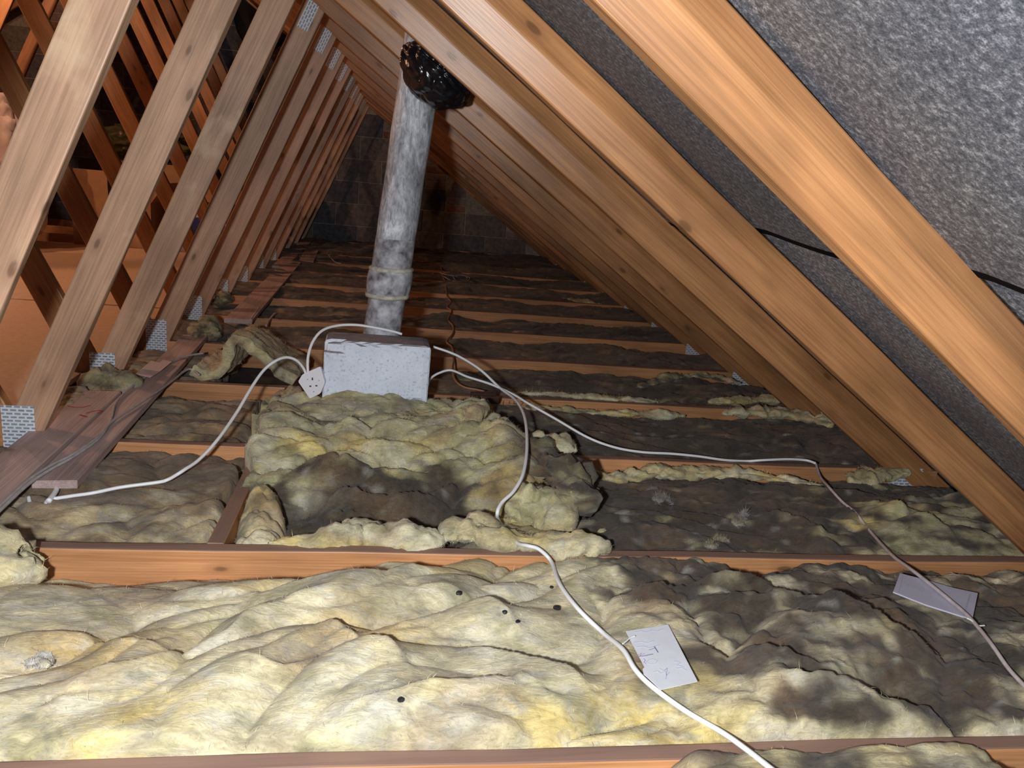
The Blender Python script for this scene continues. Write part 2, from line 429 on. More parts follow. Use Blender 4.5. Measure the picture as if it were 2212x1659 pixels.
# sarking felt on both slopes: overlapping sheets that sag between the rafters
def felt_side(name, s):
    root = empty(name, (AX, 0, 0)); tag(root, kind='structure')
    bands = [(-1.12, 0.70, 0.010), (0.70, 1.62, 0.0), (1.62, 2.54, 0.010), (2.54, 3.6, 0.0), (3.6, 4.55, 0.01)] if False else None
    # measured across x from the ridge: d = horizontal distance to the ridge
    edges = [0.0, 0.98, 1.97, 2.92, 4.35]
    for b in range(4):
        d0, d1 = edges[b], edges[b + 1]
        lay = 0.010 if b % 2 == 0 else 0.0        # upper sheets hang a little inside
        
        ys = np.arange(-0.6, WALL_Y + 0.02, 0.05)
        nx = 16
        vs = []; cols = len(ys)
        for j, y in enumerate(ys):
            t = ((y - YK(0)) / 0.6) % 1.0
            sag = math.sin(math.pi * t)
            for i in range(nx + 1):
                u = i / nx if i < nx - 1 else (0.987 if i == nx - 1 else 1.0)
                d = d0 - 0.06 + (d1 + 0.035 * sag + 0.02 * math.sin(y * 2.3 + b) - d0 + 0.06) * u
                top = ZR - TP * AX - TP * d            # underside of rafter
                off = 0.121 - 0.026 * sag * (0.6 + 0.4 * math.sin(y * 1.7 + d * 3)) - (lay if u > 0.06 else 0) + 0.004 * math.sin(d * 9 + y * 5)
                if b == 2 and u > 0.7: off -= 0.010 * (u - 0.7) / 0.3
                vs.append((s * (d + off * NX), y, top + off * NZ))
        n = len(vs)
        vs += [(x + s * 0.004 * NX, y, z + 0.004 * NZ) for x, y, z in vs]
        fs = []
        for j in range(cols - 1):
            for i in range(nx):
                a = j * (nx + 1) + i
                q = (a, a + 1, a + nx + 2, a + nx + 1)
                fs.append(q if s > 0 else q[::-1])
                fs.append(tuple(k + n for k in (q[::-1] if s > 0 else q)))
        ne = len(fs)
        m0 = len(vs)
        for j in range(cols):
            a = j * (nx + 1) + nx
            vs += [vs[a], vs[a + n]]
        for j in range(cols - 1):
            a = m0 + 2 * j
            fs.append((a, a + 1, a + 3, a + 2))
        me = mesh('felt', vs, fs, True)
        me.materials.append(M['felt_lower' if b == 3 else 'felt']); me.materials.append(M['felt_lap_shade'])
        for i in range(ne, len(fs)): me.polygons[i].material_index = 1
        for j in range(cols - 1):
            for c2 in (0, 1): me.polygons[(j * nx + nx - 1) * 2 + c2].material_index = 1
        link('felt_sheet', me, None, root)
    return root
felt_side('ceiling', 1)
felt_side('ceiling', -1)

# ---------------------------------------------------------------- trusses
_mc = {}
def member_mesh(key, L, w, t, ridge=0.0):
    if key in _mc: return _mc[key]
    bm = bmesh.new()
    if ridge:
        prof = [(-t / 2, -w / 2), (-t / 2 - ridge, 0.004), (-t / 2 + ridge * 0.9, w / 2), (t / 2, w / 2), (t / 2, -w / 2)]
    else:
        prof = [(-t / 2, -w / 2), (-t / 2, w / 2), (t / 2, w / 2), (t / 2, -w / 2)]
    nseg = max(2, int(L / 0.25)); rings = []
    for i in range(nseg + 1):
        x = -L / 2 + L * i / nseg
        wob = 0.0012 * math.sin(i * 1.7 + len(key))
        rings.append([bm.verts.new((x, y + wob, z + 0.0015 * math.sin(i * 2.1 + k))) for k, (y, z) in enumerate(prof)])
    n = len(prof)
    for a, b in zip(rings, rings[1:]):
        for i in range(n): bm.faces.new((a[i], a[(i + 1) % n], b[(i + 1) % n], b[i]))
    bm.faces.new(rings[0]); bm.faces.new(rings[-1][::-1])
    bm.normal_update()
    es = [e for e in bm.edges if abs(e.verts[0].co.x - e.verts[1].co.x) > 1e-4 and e.calc_face_angle(0) > 0.35]
    bmesh.ops.bevel(bm, geom=es, offset=0.0035, segments=2, affect='EDGES', profile=0.5)
    me = bm_mesh(key, bm, False)
    for p in me.polygons: p.use_smooth = False
    _mc[key] = me
    return me
def member(name, key, p0, p1, w, t, mat, root, ridge=0.0, dy=0.0):
    (x0, z0), (x1, z1) = p0, p1
    L = math.hypot(x1 - x0, z1 - z0)
    me = member_mesh(key, L, w, t, ridge)
    a = -math.atan2(z1 - z0, x1 - x0)
    return link(name, me, mat, root, ((x0 + x1) / 2 - AX, dy, (z0 + z1) / 2), (0, a, 0))
_pm = {}
def nail_plate(root, x, z, sx, sz, ang=0.0, t=0.032):
    key = (sx, sz)
    if key not in _pm: _pm[key] = box_mesh('nail_plate', sx, 0.0022, sz, 0.0006)
    for s in (-1,):
        link('nail_plate', _pm[key], M['plate'], root, (x - AX, s * (t / 2 + 0.0013), z), (0, ang, 0))

RD = 0.100
def make_truss(k, label):
    root = empty('roof_truss', (AX, YK(k), 0)); tag(root, label, 'roof truss', 'trussed rafters along the loft')
    member('joist', 'joist', (-6.25, -0.0485), (1.74, -0.0485), 0.097, 0.031, M['joist'], root)
    for s in (1, -1):
        def X(x): return x if s > 0 else 2 * AX - x
        e = 'r' if s > 0 else 'l'
        h = RD / 2
        xa, xb = AX + 0.03, 1.98
        p0 = (X(xa) + s * h * NX, ZR - TP * xa + h * NZ); p1 = (X(xb) + s * h * NX, ZR - TP * xb + h * NZ)
        if s < 0: p0, p1 = p1, p0
        member('rafter', 'rafter_' + e, p0, p1, RD, 0.034, M['rafter'], root, 0.010)
        p0 = (X(-0.935), 0.004); p1 = (X(-0.340), ZR + TP * 0.340 + 0.004)
        if s < 0: p0, p1 = p1, p0
        member('strut', 'strut_' + e, p0, p1, 0.086, 0.031, M['strut'], root)
        p0 = (X(-0.975), 0.004); p1 = (X(-2.185), 2.55)
        if s < 0: p0, p1 = p1, p0
        member('web', 'web_' + e, p0, p1, 0.086, 0.029, M['rafter'], root, 0)
        nail_plate(root, X(-0.940), 0.015, 0.080, 0.150)
        sa = math.atan2(1.33, 0.60)
        nail_plate(root, X(-0.355), 1.315, 0.150, 0.042, -sa if s > 0 else sa)
        nail_plate(root, X(1.63), -0.03, 0.11, 0.075, 0, 0.034)
    nail_plate(root, AX, 2.66, 0.15, 0.12, 0, 0.034)
    return root
ORD = ['', 'first', 'second', 'third', 'fourth', 'fifth', 'sixth', 'seventh', 'eighth', 'ninth', 'tenth', 'eleventh', 'twelfth', 'thirteenth', 'fourteenth']
for k in range(0, 13):
    make_truss(k, 'timber roof truss with nail plates, %s from the block gable wall' % ORD[13 - k])

# ---------------------------------------------------------------- mineral wool
CREAM = np.array([0.66, 0.58, 0.345]); YEL = np.array([0.64, 0.51, 0.20]); GREEN = np.array([0.40, 0.375, 0.215])
TAN = np.array([0.40, 0.285, 0.165]); DIRT = np.array([0.080, 0.064, 0.048]); BROWN = np.array([0.135, 0.092, 0.060]); GREY = np.array([0.40, 0.39, 0.37]); PALE = np.array([0.70, 0.66, 0.46])
def mix(a, b, t):
    t = np.clip(t, 0, 1)[..., None]; return a * (1 - t) + b * t
def set_col(me, cols):
    at = me.color_attributes.new('Col', 'FLOAT_COLOR', 'POINT')
    c = np.ones((len(me.vertices), 4), np.float32); c[:, :3] = np.clip(cols, 0.01, 0.95)
    at.data.foreach_set('color', c.ravel())

def grid_batt(name, x0, x1, y0, y1, res, hf, cf, label, cat='insulation', group=None, edge=0.022, bottom=-0.098, wob=0.012):
    nx = max(4, int((x1 - x0) / res)); ny = max(4, int((y1 - y0) / res))
    u = np.linspace(0, 1, nx + 1); v = np.linspace(0, 1, ny + 1)
    U, V = np.meshgrid(u, v)
    Xw = x0 + (x1 - x0) * U; Yw = y0 + (y1 - y0) * V
    # ragged outline at the two cut ends
    Xw = Xw + (pn(Yw * 9, Yw * 0 + x0, 3) * 0.04) * (sst(0.9, 1, U) + sst(0.1, 0, U))
    Z = hf(Xw, Yw)
    for d in (Yw - y0, y1 - Yw, Xw - x0, x1 - Xw):
        e = edge * (1 + 0.5 * pn(Xw * 14, Yw * 14, 5))
        q = np.clip(1 - np.clip(d, 0, None) / e, 0, 1)
        Z = Z - e * (1 - np.sqrt(np.clip(1 - q * q, 0, 1)))
    Z = np.maximum(Z, bottom + 0.004)
    col = cf(Xw, Yw, Z)
    cx, cy = (x0 + x1) / 2, (y0 + y1) / 2
    W = nx + 1; H = ny + 1; N = W * H
    top = np.stack([Xw - cx, Yw - cy, Z - bottom], -1).reshape(-1, 3)
    idx = np.arange(N).reshape(H, W)
    q = np.stack([idx[:-1, :-1], idx[:-1, 1:], idx[1:, 1:], idx[1:, :-1]], -1).reshape(-1, 4)
    ring = np.concatenate([idx[0, :], idx[1:, -1], idx[-1, -2::-1], idx[-2:0:-1, 0]])
    low = top[ring].copy(); low[:, 2] = 0
    base = N + np.arange(len(ring))
    nxt = np.roll(np.arange(len(ring)), -1)
    sk = np.stack([ring, base, base[nxt], ring[nxt]], -1)
    verts = np.concatenate([top, low]); faces = np.concatenate([q, sk])
    me = bpy.data.meshes.new(name)
    me.vertices.add(len(verts)); me.vertices.foreach_set('co', verts.astype(np.float32).ravel())
    bot = base[::-1]
    nl = len(faces) * 4 + len(bot)
    me.loops.add(nl)
    me.loops.foreach_set('vertex_index', np.concatenate([faces.ravel(), bot]).astype(np.int32))
    me.polygons.add(len(faces) + 1)
    ls = np.concatenate([np.arange(len(faces)) * 4, [len(faces) * 4]])
    me.polygons.foreach_set('loop_start', ls.astype(np.int32))
    me.polygons.foreach_set('use_smooth', np.ones(len(faces) + 1, bool))
    me.update(calc_edges=True); me.validate()
    ccol = np.concatenate([col.reshape(-1, 3), col.reshape(-1, 3)[ring]])
    set_col(me, ccol)
    o = link(name, me, M['wool'], None, (cx, cy, bottom))
    if cy < 3.2: fuzz(o, int((34000 if 'mound' in name else 14000) * (x1 - x0) * (y1 - y0)) + 1500, 0.010 if 'mound' not in name else 0.014, 0.0006, int(abs(cx * 100)) + 1, 0.35)
    return tag(o, label, cat, group)

def seg_dist(X, Y, pts):
    """signed distance to a polyline on the floor; positive on the camera's side when the line runs left to right"""
    best = np.full(X.shape, 1e9); sg = np.zeros(X.shape); tt = np.zeros(X.shape)
    tot = len(pts) - 1
    for i in range(tot):
        ax, ay = pts[i][:2]; bx, by = pts[i + 1][:2]
        dx, dy = bx - ax, by - ay; L2 = dx * dx + dy * dy
        t = np.clip(((X - ax) * dx + (Y - ay) * dy) / L2, 0, 1)
        px, py = ax + t * dx, ay + t * dy
        d = np.hypot(X - px, Y - py)
        s = dx * (Y - ay) - dy * (X - ax)
        m = d < best
        best = np.where(m, d, best); sg = np.where(m, np.where(s < 0, 1, -1), sg); tt = np.where(m, (i + t) / tot, tt)
    return best * sg, tt
def fold(X, Y, pts, A, w=0.12, sharp=0.018):
    """a lapped edge of wool: rises steeply along the line and sinks slowly towards the camera"""
    X2 = X + 0.02 * pn(X * 11, Y * 11, 21); Y2 = Y + 0.02 * pn(X * 11, Y * 11, 22)
    d, t = seg_dist(X2, Y2, pts)
    fade = np.sin(np.pi * np.clip(t, 0.0, 1.0)) ** 0.9
    return A * fade * np.where(d > 0, np.exp(-d / w), np.exp(d / sharp))

def rough_h(X, Y, seed, a1=0.012, a2=0.006, a3=0.003, fx=3.5, fy=7.0, rot=0.0):
    c, s = math.cos(rot), math.sin(rot)
    A = X * c + Y * s; B = -X * s + Y * c
    wx = 0.12 * pn(A * 3, B * 3, seed + 1); wy = 0.12 * pn(A * 3, B * 3, seed + 2)
    h = a1 * (billow((A + wx) * fx, (B + wy) * fy, seed + 3) * 2 - 0.9)
    h = h + a2 * (billow((A + wx) * fx * 2.7, (B + wy) * fy * 2.3, seed + 4) * 2 - 0.9)
    h = h + a3 * fbm(A * 38, B * 60, 3, seed + 5)
    return h
def wool_col(X, Y, seed, dirt, clean=CREAM):
    n1 = fbm(X * 3.1, Y * 4.2, 3, seed + 31); n2 = fbm(X * 9, Y * 14, 3, seed + 32); n3 = fbm(X * 5, Y * 5, 2, seed + 33)
    c = mix(np.broadcast_to(clean, X.shape + (3,)), YEL, sst(0.15, 0.75, n1))
    c = mix(c, GREEN, 0.75 * sst(0.05, 0.6, n2))
    c = mix(c, TAN, 0.7 * sst(0.1, 0.7, n3))
    dd = np.clip(dirt + 0.35 * n2 + 0.15 * n1, 0, 1)
    dcol = mix(np.broadcast_to(DIRT, X.shape + (3,)), BROWN, sst(-0.1, 0.5, n3))
    dcol = mix(dcol, GREY, 0.55 * sst(0.45, 0.9, fbm(X * 16, Y * 24, 2, seed + 35)))
    return mix(c, dcol, sst(0.25, 0.72, dd))

def fuzz(o, n, ln=0.014, w=0.0007, seed=0, lift=0.5):
    """stray glass fibres standing out of the wool"""
    r = np.random.RandomState(seed); me = o.data
    np_ = len(me.polygons)
    ce = np.empty(np_ * 3, np.float32); me.polygons.foreach_get('center', ce); ce = ce.reshape(-1, 3)
    no = np.empty(np_ * 3, np.float32); me.polygons.foreach_get('normal', no); no = no.reshape(-1, 3)
    ar = np.empty(np_, np.float32); me.polygons.foreach_get('area', ar)
    ls = np.empty(np_, np.int32); me.polygons.foreach_get('loop_start', ls)
    lv = np.empty(len(me.loops), np.int32); me.loops.foreach_get('vertex_index', lv)
    cc = np.empty(len(me.vertices) * 4, np.float32); me.color_attributes['Col'].data.foreach_get('color', cc); cc = cc.reshape(-1, 4)[:, :3]
    pr = ar * (no[:, 2] > -0.3) * (ar < 0.002); pr = pr / pr.sum()
    i = r.choice(np_, n, p=pr)
    p = ce[i]; nn = no[i]
    t = r.randn(n, 3); t -= (t * nn).sum(1, keepdims=True) * nn; t /= np.linalg.norm(t, axis=1, keepdims=True) + 1e-6
    L = ln * (0.4 + 1.2 * r.rand(n, 1) ** 1.5)
    d = nn * lift * (0.4 + r.rand(n, 1)) + t; d /= np.linalg.norm(d, axis=1, keepdims=True)
    s = np.cross(d, nn + 0.3 * r.randn(n, 3)); s /= np.linalg.norm(s, axis=1, keepdims=True) + 1e-6
    bend = r.randn(n, 3) * 0.25
    p = p - nn * 0.001
    a = p; m = p + d * L * 0.55; e = p + d * L + bend * L - nn * L * 0.15
    V = np.stack([a - s * w / 2, a + s * w / 2, m - s * w / 2, m + s * w / 2, e], 1).reshape(-1, 3)
    k = np.arange(n) * 5
    F = np.concatenate([np.stack([k, k + 1, k + 3], 1), np.stack([k, k + 3, k + 2], 1), np.stack([k + 2, k + 3, k + 4], 1)])
    fm = mesh('loose_fibres', V, F.tolist(), True)
    set_col(fm, np.repeat(np.clip(cc[lv[ls[i]]] * (0.9 + 0.7 * r.rand(n, 1)), 0, 0.85), 5, 0))
    f = link('loose_fibres', fm, M['wool'], o); f['kind'] = 'stuff'
    return o

#HEIGHTS
# --- the big clean batt in front of the camera
f_a = [(-0.390, 1.292, 0.000), (-0.205, 1.275, 0.000), (-0.044, 1.302, 0.000), (0.077, 1.344, 0.000), (0.223, 1.354, 0.000)]
f_b = [(-0.481, 0.957, 0.000), (-0.377, 1.027, 0.000), (-0.271, 1.090, 0.000), (-0.135, 1.226, 0.000), (-0.010, 1.296, 0.000)]
f_c = [(-0.250, 1.058, 0.000), (-0.125, 1.034, 0.000), (-0.019, 1.112, 0.000), (0.114, 1.205, 0.000)]
f_d = [(0.422, 1.284, 0.000), (0.550, 1.303, 0.000), (0.729, 1.332, 0.000), (0.821, 1.254, 0.000), (0.931, 1.145, 0.000), (1.011, 1.060, 0.000), (1.121, 0.995, 0.000)]
f_e = [(0.474, 0.944, 0.000), (0.624, 0.988, 0.000), (0.734, 0.969, 0.000), (0.843, 0.949, 0.000), (0.953, 0.930, 0.000)]
f_f = [(0.058, 1.281, 0.000), (0.159, 1.250, 0.000), (0.230, 1.205, 0.000), (0.297, 1.108, 0.000)]
f_g = [(-0.061, 0.931, 0.000), (0.068, 0.970, 0.000), (0.227, 1.014, 0.000), (0.344, 0.947, 0.000)]
f_i = [(-0.570, 1.141, 0.000), (-0.472, 1.146, 0.000), (-0.360, 1.115, 0.000), (-0.263, 1.056, 0.000)]
f_j = [(-0.178, 1.113, 0.000), (-0.080, 1.137, 0.000), (0.019, 1.087, 0.000), (0.069, 1.017, 0.000)]
f_k = [(0.132, 1.110, 0.000), (0.222, 1.084, 0.000), (0.310, 1.023, 0.000), (0.362, 0.962, 0.000)]
f_h = [(0.455, 1.236, 0.000), (0.551, 1.106, 0.000), (0.684, 1.028, 0.000), (0.836, 1.001, 0.000)]
CARD_AT = [(0.476, 1.070, 0.025)][0][:2]
TAG_AT = [(1.141, 1.280, 0.020)][0][:2]
def h_bay0(X, Y):
    v = (Y - YK(0)) / 0.6
    base = 0.004 - 0.05 * sst(0.72, 0.95, v) * sst(0.10, -0.12, X + 0.02 * pn(X * 6, Y, 1)) - 0.012 * sst(0.75, 0.98, v)
    base = base - 0.02 * sst(0.8, 0.97, v) * np.exp(-((X - 0.85) / 0.09) ** 2)
    base = base + 0.016 * np.sin(np.pi * np.clip(v, 0, 1))
    h = base + rough_h(X, Y, 40, 0.028, 0.009, 0.0012, 2.0, 4.8, 0.5)
    for f, A, w in ((f_a, 0.024, 0.10), (f_b, 0.030, 0.12), (f_c, 0.026, 0.09), (f_d, 0.045, 0.12), (f_e, 0.030, 0.05), (f_f, 0.022, 0.07), (f_g, 0.024, 0.08), (f_h, 0.022, 0.08), (f_i, 0.02, 0.08), (f_j, 0.022, 0.06), (f_k, 0.024, 0.06)):
        h = h + fold(X, Y, f, A, w)
    h = h - 0.05 * np.exp(-(((X - 0.845) / 0.05) ** 2 + ((Y - 0.985) / 0.025) ** 2))
    h = h + 0.01 * sst(0.3, 0.6, X) * (fbm(X * 20, Y * 26, 3, 44))
    # pressed flat where the two cards lie
    for cx, cy, rx, ry, z in (CARD_AT + (0.085, 0.10, 0.02), TAG_AT + (0.10, 0.07, 0.016)):
        w = np.exp(-(((X - cx) / rx) ** 4 + ((Y - cy) / ry) ** 4))
        h = h * (1 - w) + (z + 0.15 * (h - z)) * w
    return h
def c_bay0(X, Y, Z):
    n = fbm(X * 4, Y * 5, 3, 51)
    lim = 0.36 + 0.14 * n - 0.25 * (Y - 1.2)
    d = sst(-0.10, 0.22, X - lim) * 1.0
    d = d * (1 - 0.85 * sst(0.922, 0.895, Y + 0.01 * n) * sst(0.2, 0.5, n + 0.5))
    c = wool_col(X, Y, 50, d * 0.80 - 0.14, np.array([0.68, 0.61, 0.40]))
    c = mix(c, np.array([0.66, 0.62, 0.47]), 0.14 + 0.4 * n - d)
    ora = np.exp(-(((X + 0.42) / 0.13) ** 2 + ((Y - 1.12) / 0.07) ** 2)) + 0.7 * np.exp(-(((X + 0.0) / 0.1) ** 2 + ((Y - 1.14) / 0.05) ** 2))
    c = mix(c, np.array([0.60, 0.42, 0.16]), 0.9 * ora)
    c = mix(c, TAN * 1.5, 0.45 * sst(1.2, 1.36, Y + 0.05 * n) * sst(-0.05, -0.3, X))
    top = sst(1.3, 1.42, Y + 0.03 * n) * sst(0.5, 0.1, X) * sst(-0.1, 0.15, X)
    return mix(c, YEL * 0.95, 0.6 * top)
grid_batt('insulation_batt', -1.0, 1.72, YK(0) + 0.017, YK(1) - 0.017, 0.0045, h_bay0, c_bay0,
          'broad creamy yellow batt turning dirty brown, with a white card lying on it', group='insulation between the joists')

# --- in front of the first joist
def h_baym(X, Y):
    return -0.055 + 0.075 * sst(0.36, 0.47, X + 0.03 * pn(Y * 12, X * 3, 7)) * sst(0.97, 0.90, X) + rough_h(X, Y, 60, 0.010, 0.006, 0.002, 4, 8)
grid_batt('insulation_batt', -0.5, 1.15, 0.56, YK(0) - 0.012, 0.006, h_baym, lambda X, Y, Z: wool_col(X, Y, 61, 0.42 + 0 * X),
          'brown crumpled insulation batt bulging against the outer side of the joist farthest from the gable', group='insulation between the joists')

# --- bay with the timber noggin, left of it
def h_b1l(X, Y):
    v = (Y - YK(1)) / 0.6
    return -0.022 - 0.02 * sst(0.2, 0.02, v) + 0.02 * np.sin(np.pi * v) + rough_h(X, Y, 70, 0.018, 0.008, 0.003, 4.2, 6.5, -0.2)
grid_batt('insulation_batt', -1.0, -0.352, YK(1) + 0.017, YK(2) - 0.017, 0.0065, h_b1l,
          lambda X, Y, Z: mix(wool_col(X, Y, 71, 0.42 + 0.45 * sst(1.62, 1.85, Y)), TAN * 0.9, 0.45 + 0 * X),
          'grey-brown lumpy insulation batt beside the short noggin, a white flex lying across it', group='insulation between the joists')
# --- right of the mound
f_1 = [(0.538, 1.786, 0.000), (0.778, 1.863, 0.000), (1.074, 1.918, 0.000), (1.323, 1.854, 0.000), (1.436, 1.709, 0.000)]
f_2 = [(0.949, 1.739, 0.000), (1.076, 1.663, 0.000), (1.113, 1.515, 0.000)]
f_3 = [(1.230, 1.816, 0.000), (1.334, 1.761, 0.000), (1.429, 1.680, 0.000), (1.435, 1.550, 0.000)]
def h_b1r(X, Y):
    v = (Y - YK(1)) / 0.6
    return -0.030 + 0.028 * np.sin(np.pi * v) - 0.03 * sst(0.80, 0.97, v) + rough_h(X, Y, 80, 0.013, 0.008, 0.003, 3.0, 9, 0.1) + fold(X, Y, f_1, 0.016, 0.12) + fold(X, Y, f_2, 0.02, 0.07) + fold(X, Y, f_3, 0.03, 0.10)
def c_b1r(X, Y, Z):
    n = fbm(X * 5, Y * 6, 3, 83)
    d = 0.86 + 0.35 * fbm(X * 7, Y * 22, 3, 84) - 0.6 * sst(0.55, 0.42, X) - 0.45 * sst(1.02, 1.25, X + 0.12 * n) * sst(1.95, 1.7, Y) - 0.4 * sst(1.58, 1.51, Y + 0.015 * n)
    return wool_col(X, Y, 81, d, GREEN * 1.25)
grid_batt('insulation_batt', 0.40, 1.74, YK(1) + 0.017, YK(2) - 0.017, 0.0062, h_b1r, c_b1r,
          'very dark sooty insulation batt between the mound and the eaves, white cable crossing it', group='insulation between the joists')

# --- the mound of wool heaped against the concrete block
f_m1 = [(-0.275, 1.903, 0.070), (-0.144, 1.834, 0.070), (0.003, 1.833, 0.070), (0.156, 1.864, 0.070)]
f_m2 = [(-0.247, 1.789, 0.030), (-0.113, 1.742, 0.030), (0.029, 1.724, 0.030), (0.177, 1.793, 0.030), (0.255, 1.861, 0.030)]
f_m3 = [(-0.213, 1.697, 0.000), (-0.065, 1.680, 0.000), (0.084, 1.650, 0.000)]
f_m4 = [(-0.174, 2.033, 0.100), (-0.038, 2.012, 0.100), (0.088, 2.091, 0.100), (0.172, 2.192, 0.100)]
def h_mound(X, Y):
    n = fbm(X * 5, Y * 5, 2, 93)
    front = sst(1.60, 2.02, Y + 0.03 * n)
    h = -0.075 + 0.165 * front
    rt = X - (0.30 + 0.28 * sst(2.2, 1.6, Y)) + 0.03 * n
    h = h * 1.0 + 0.0
    ridge = 0.055 * np.exp(-((X - (0.30 + 0.35 * (2.15 - Y) * 0.45)) / 0.075) ** 2) * sst(2.25, 2.0, Y) * sst(1.52, 1.62, Y)
    h = h + ridge
    h = h - 0.11 * sst(-0.02, 0.16, rt) * sst(1.8, 2.1, Y) - 0.03 * sst(0.0, 0.16, rt)
    h = np.where(Y < 1.75, np.maximum(h, -0.075 + 0.05 * sst(0.1, 0.3, X)), h)
    h = h + 0.03 * sst(1.58, 1.52, Y)
    h = h + rough_h(X, Y, 90, 0.030, 0.010, 0.004, 3.6, 5.5, 0.1) + 0.016 * (billow(X * 3.0 + 0.2 * pn(X * 6, Y * 6, 97), Y * 13 + 0.8 * pn(X * 4, Y * 4, 98), 96, 0.5) * 2 - 0.9)
    for f, A, w in ((f_m1, 0.035, 0.06), (f_m2, 0.035, 0.06), (f_m3, 0.026, 0.05), (f_m4, 0.024, 0.05)): h = h + fold(X, Y, f, A, w, 0.008)
    return h
def c_mound(X, Y, Z):
    n = fbm(X * 6, Y * 8, 3, 95)
    low = sst(1.88, 1.72, Y + 0.05 * n)
    c = wool_col(X, Y, 91, 0.28 + 0.55 * low * sst(0.30, 0.14, X), GREEN * 1.2)  # mound foot darkened in colour too, standing for the hollow's shade
    c = mix(c, np.array([0.56, 0.53, 0.41]), 0.5 * sst(0.1, 0.6, n) * (1 - low))
    band = np.exp(-((Y - 1.93 - 0.03 * n) / 0.035) ** 2) * sst(-0.30, -0.2, X) * sst(0.22, 0.05, X)
    c = mix(c, np.array([0.78, 0.62, 0.20]), 0.85 * band)
    tip = np.exp(-(((X - 0.20) / 0.07) ** 2 + ((Y - 2.16) / 0.1) ** 2))
    c = mix(c, np.array([0.82, 0.72, 0.38]), 0.85 * tip)
    rid = np.exp(-((X - (0.27 + 0.15 * (2.15 - Y))) / 0.05) ** 2) * sst(2.1, 1.95, Y)
    c = mix(c, YEL * 0.9, 0.6 * rid * sst(-0.4, 0.3, n))
    dk = sst(0.30, 0.42, X + 0.05 * n) * sst(1.72, 1.9, Y)
    return mix(c, DIRT * 1.4, 0.7 * dk)
grid_batt('insulation_mound', -0.345, 0.56, YK(1) + 0.02, 2.345, 0.0055, h_mound, c_mound,
          'heaped yellow and grey insulation piled up in front of the pale concrete block', edge=0.035)

# --- bays behind
def make_bay(k, xa, xb, res, lvl, dirt, label, seed, clean=GREEN, tan=0.0):
    def hf(X, Y):
        v = (Y - YK(k)) / 0.6
        n = pn(X * 2.2, Y * 0 + k, seed)
        return lvl + 0.018 * np.sin(np.pi * v) + 0.03 * n - 0.018 * sst(0.7, 0.97, v) + rough_h(X, Y, seed, 0.018, 0.009, 0.003, 2.6, 8.5, 0.05 * (k % 3 - 1))
    def cf(X, Y, Z):
        v = (Y - YK(k)) / 0.6
        n = fbm(X * 4, Y * 4, 2, seed + 7)
        d = dirt + 0.15 * sst(0.2, 0.9, X) - 0.5 * sst(0.86, 0.98, v + 0.05 * n) * sst(-0.2, 0.25, n)
        c = wool_col(X, Y, seed + 9, d, clean)
        return mix(c, BROWN * 1.7, tan + 0 * X)
    return grid_batt('insulation_batt', xa, xb, YK(k) + 0.017, YK(k + 1) - 0.017, res, hf, cf, label, group='insulation between the joists')
make_bay(2, -1.0, -0.40, 0.008, -0.03, 0.45, 'short brown insulation batt running from the walk planks to the block', 110, TAN, 0.25)
make_bay(2, 0.36, 1.72, 0.0075, -0.028, 0.72, 'dark insulation batt with ragged yellow edge level with the flue pipe on its eaves side', 115, GREEN)
make_bay(3, -1.0, -0.62, 0.009, -0.035, 0.4, 'small brown insulation batt under the walk planks beside the folded flap', 118, TAN, 0.3)
make_bay(3, -0.22, 1.70, 0.009, -0.03, 0.72, 'dark brown insulation batt in the first bay behind the flue pipe', 120, GREEN, 0.15)
for k in range(4, 12):
    make_bay(k, -1.0, 1.70, 0.011 if k < 7 else 0.016, (-0.03, -0.026, -0.016, -0.008, -0.004, 0.0, 0.004, 0.006)[k - 4] + 0.006 * math.sin(k * 2.1), 0.80 + 0.1 * math.sin(k), 'dark brown insulation batt, %s bay from the gable wall' % ORD[13 - k], 130 + 7 * k, TAN, 0.12)
grid_batt('insulation_batt', -1.0, 1.70, YK(12) + 0.017, WALL_Y - 0.01, 0.016, lambda X, Y: -0.02 + rough_h(X, Y, 300, 0.02, 0.01, 0.003, 3, 8),
          lambda X, Y, Z: wool_col(X, Y, 301, 0.7 + 0 * X, TAN), 'narrow brown insulation strip packed against the gable wall', group='insulation between the joists')

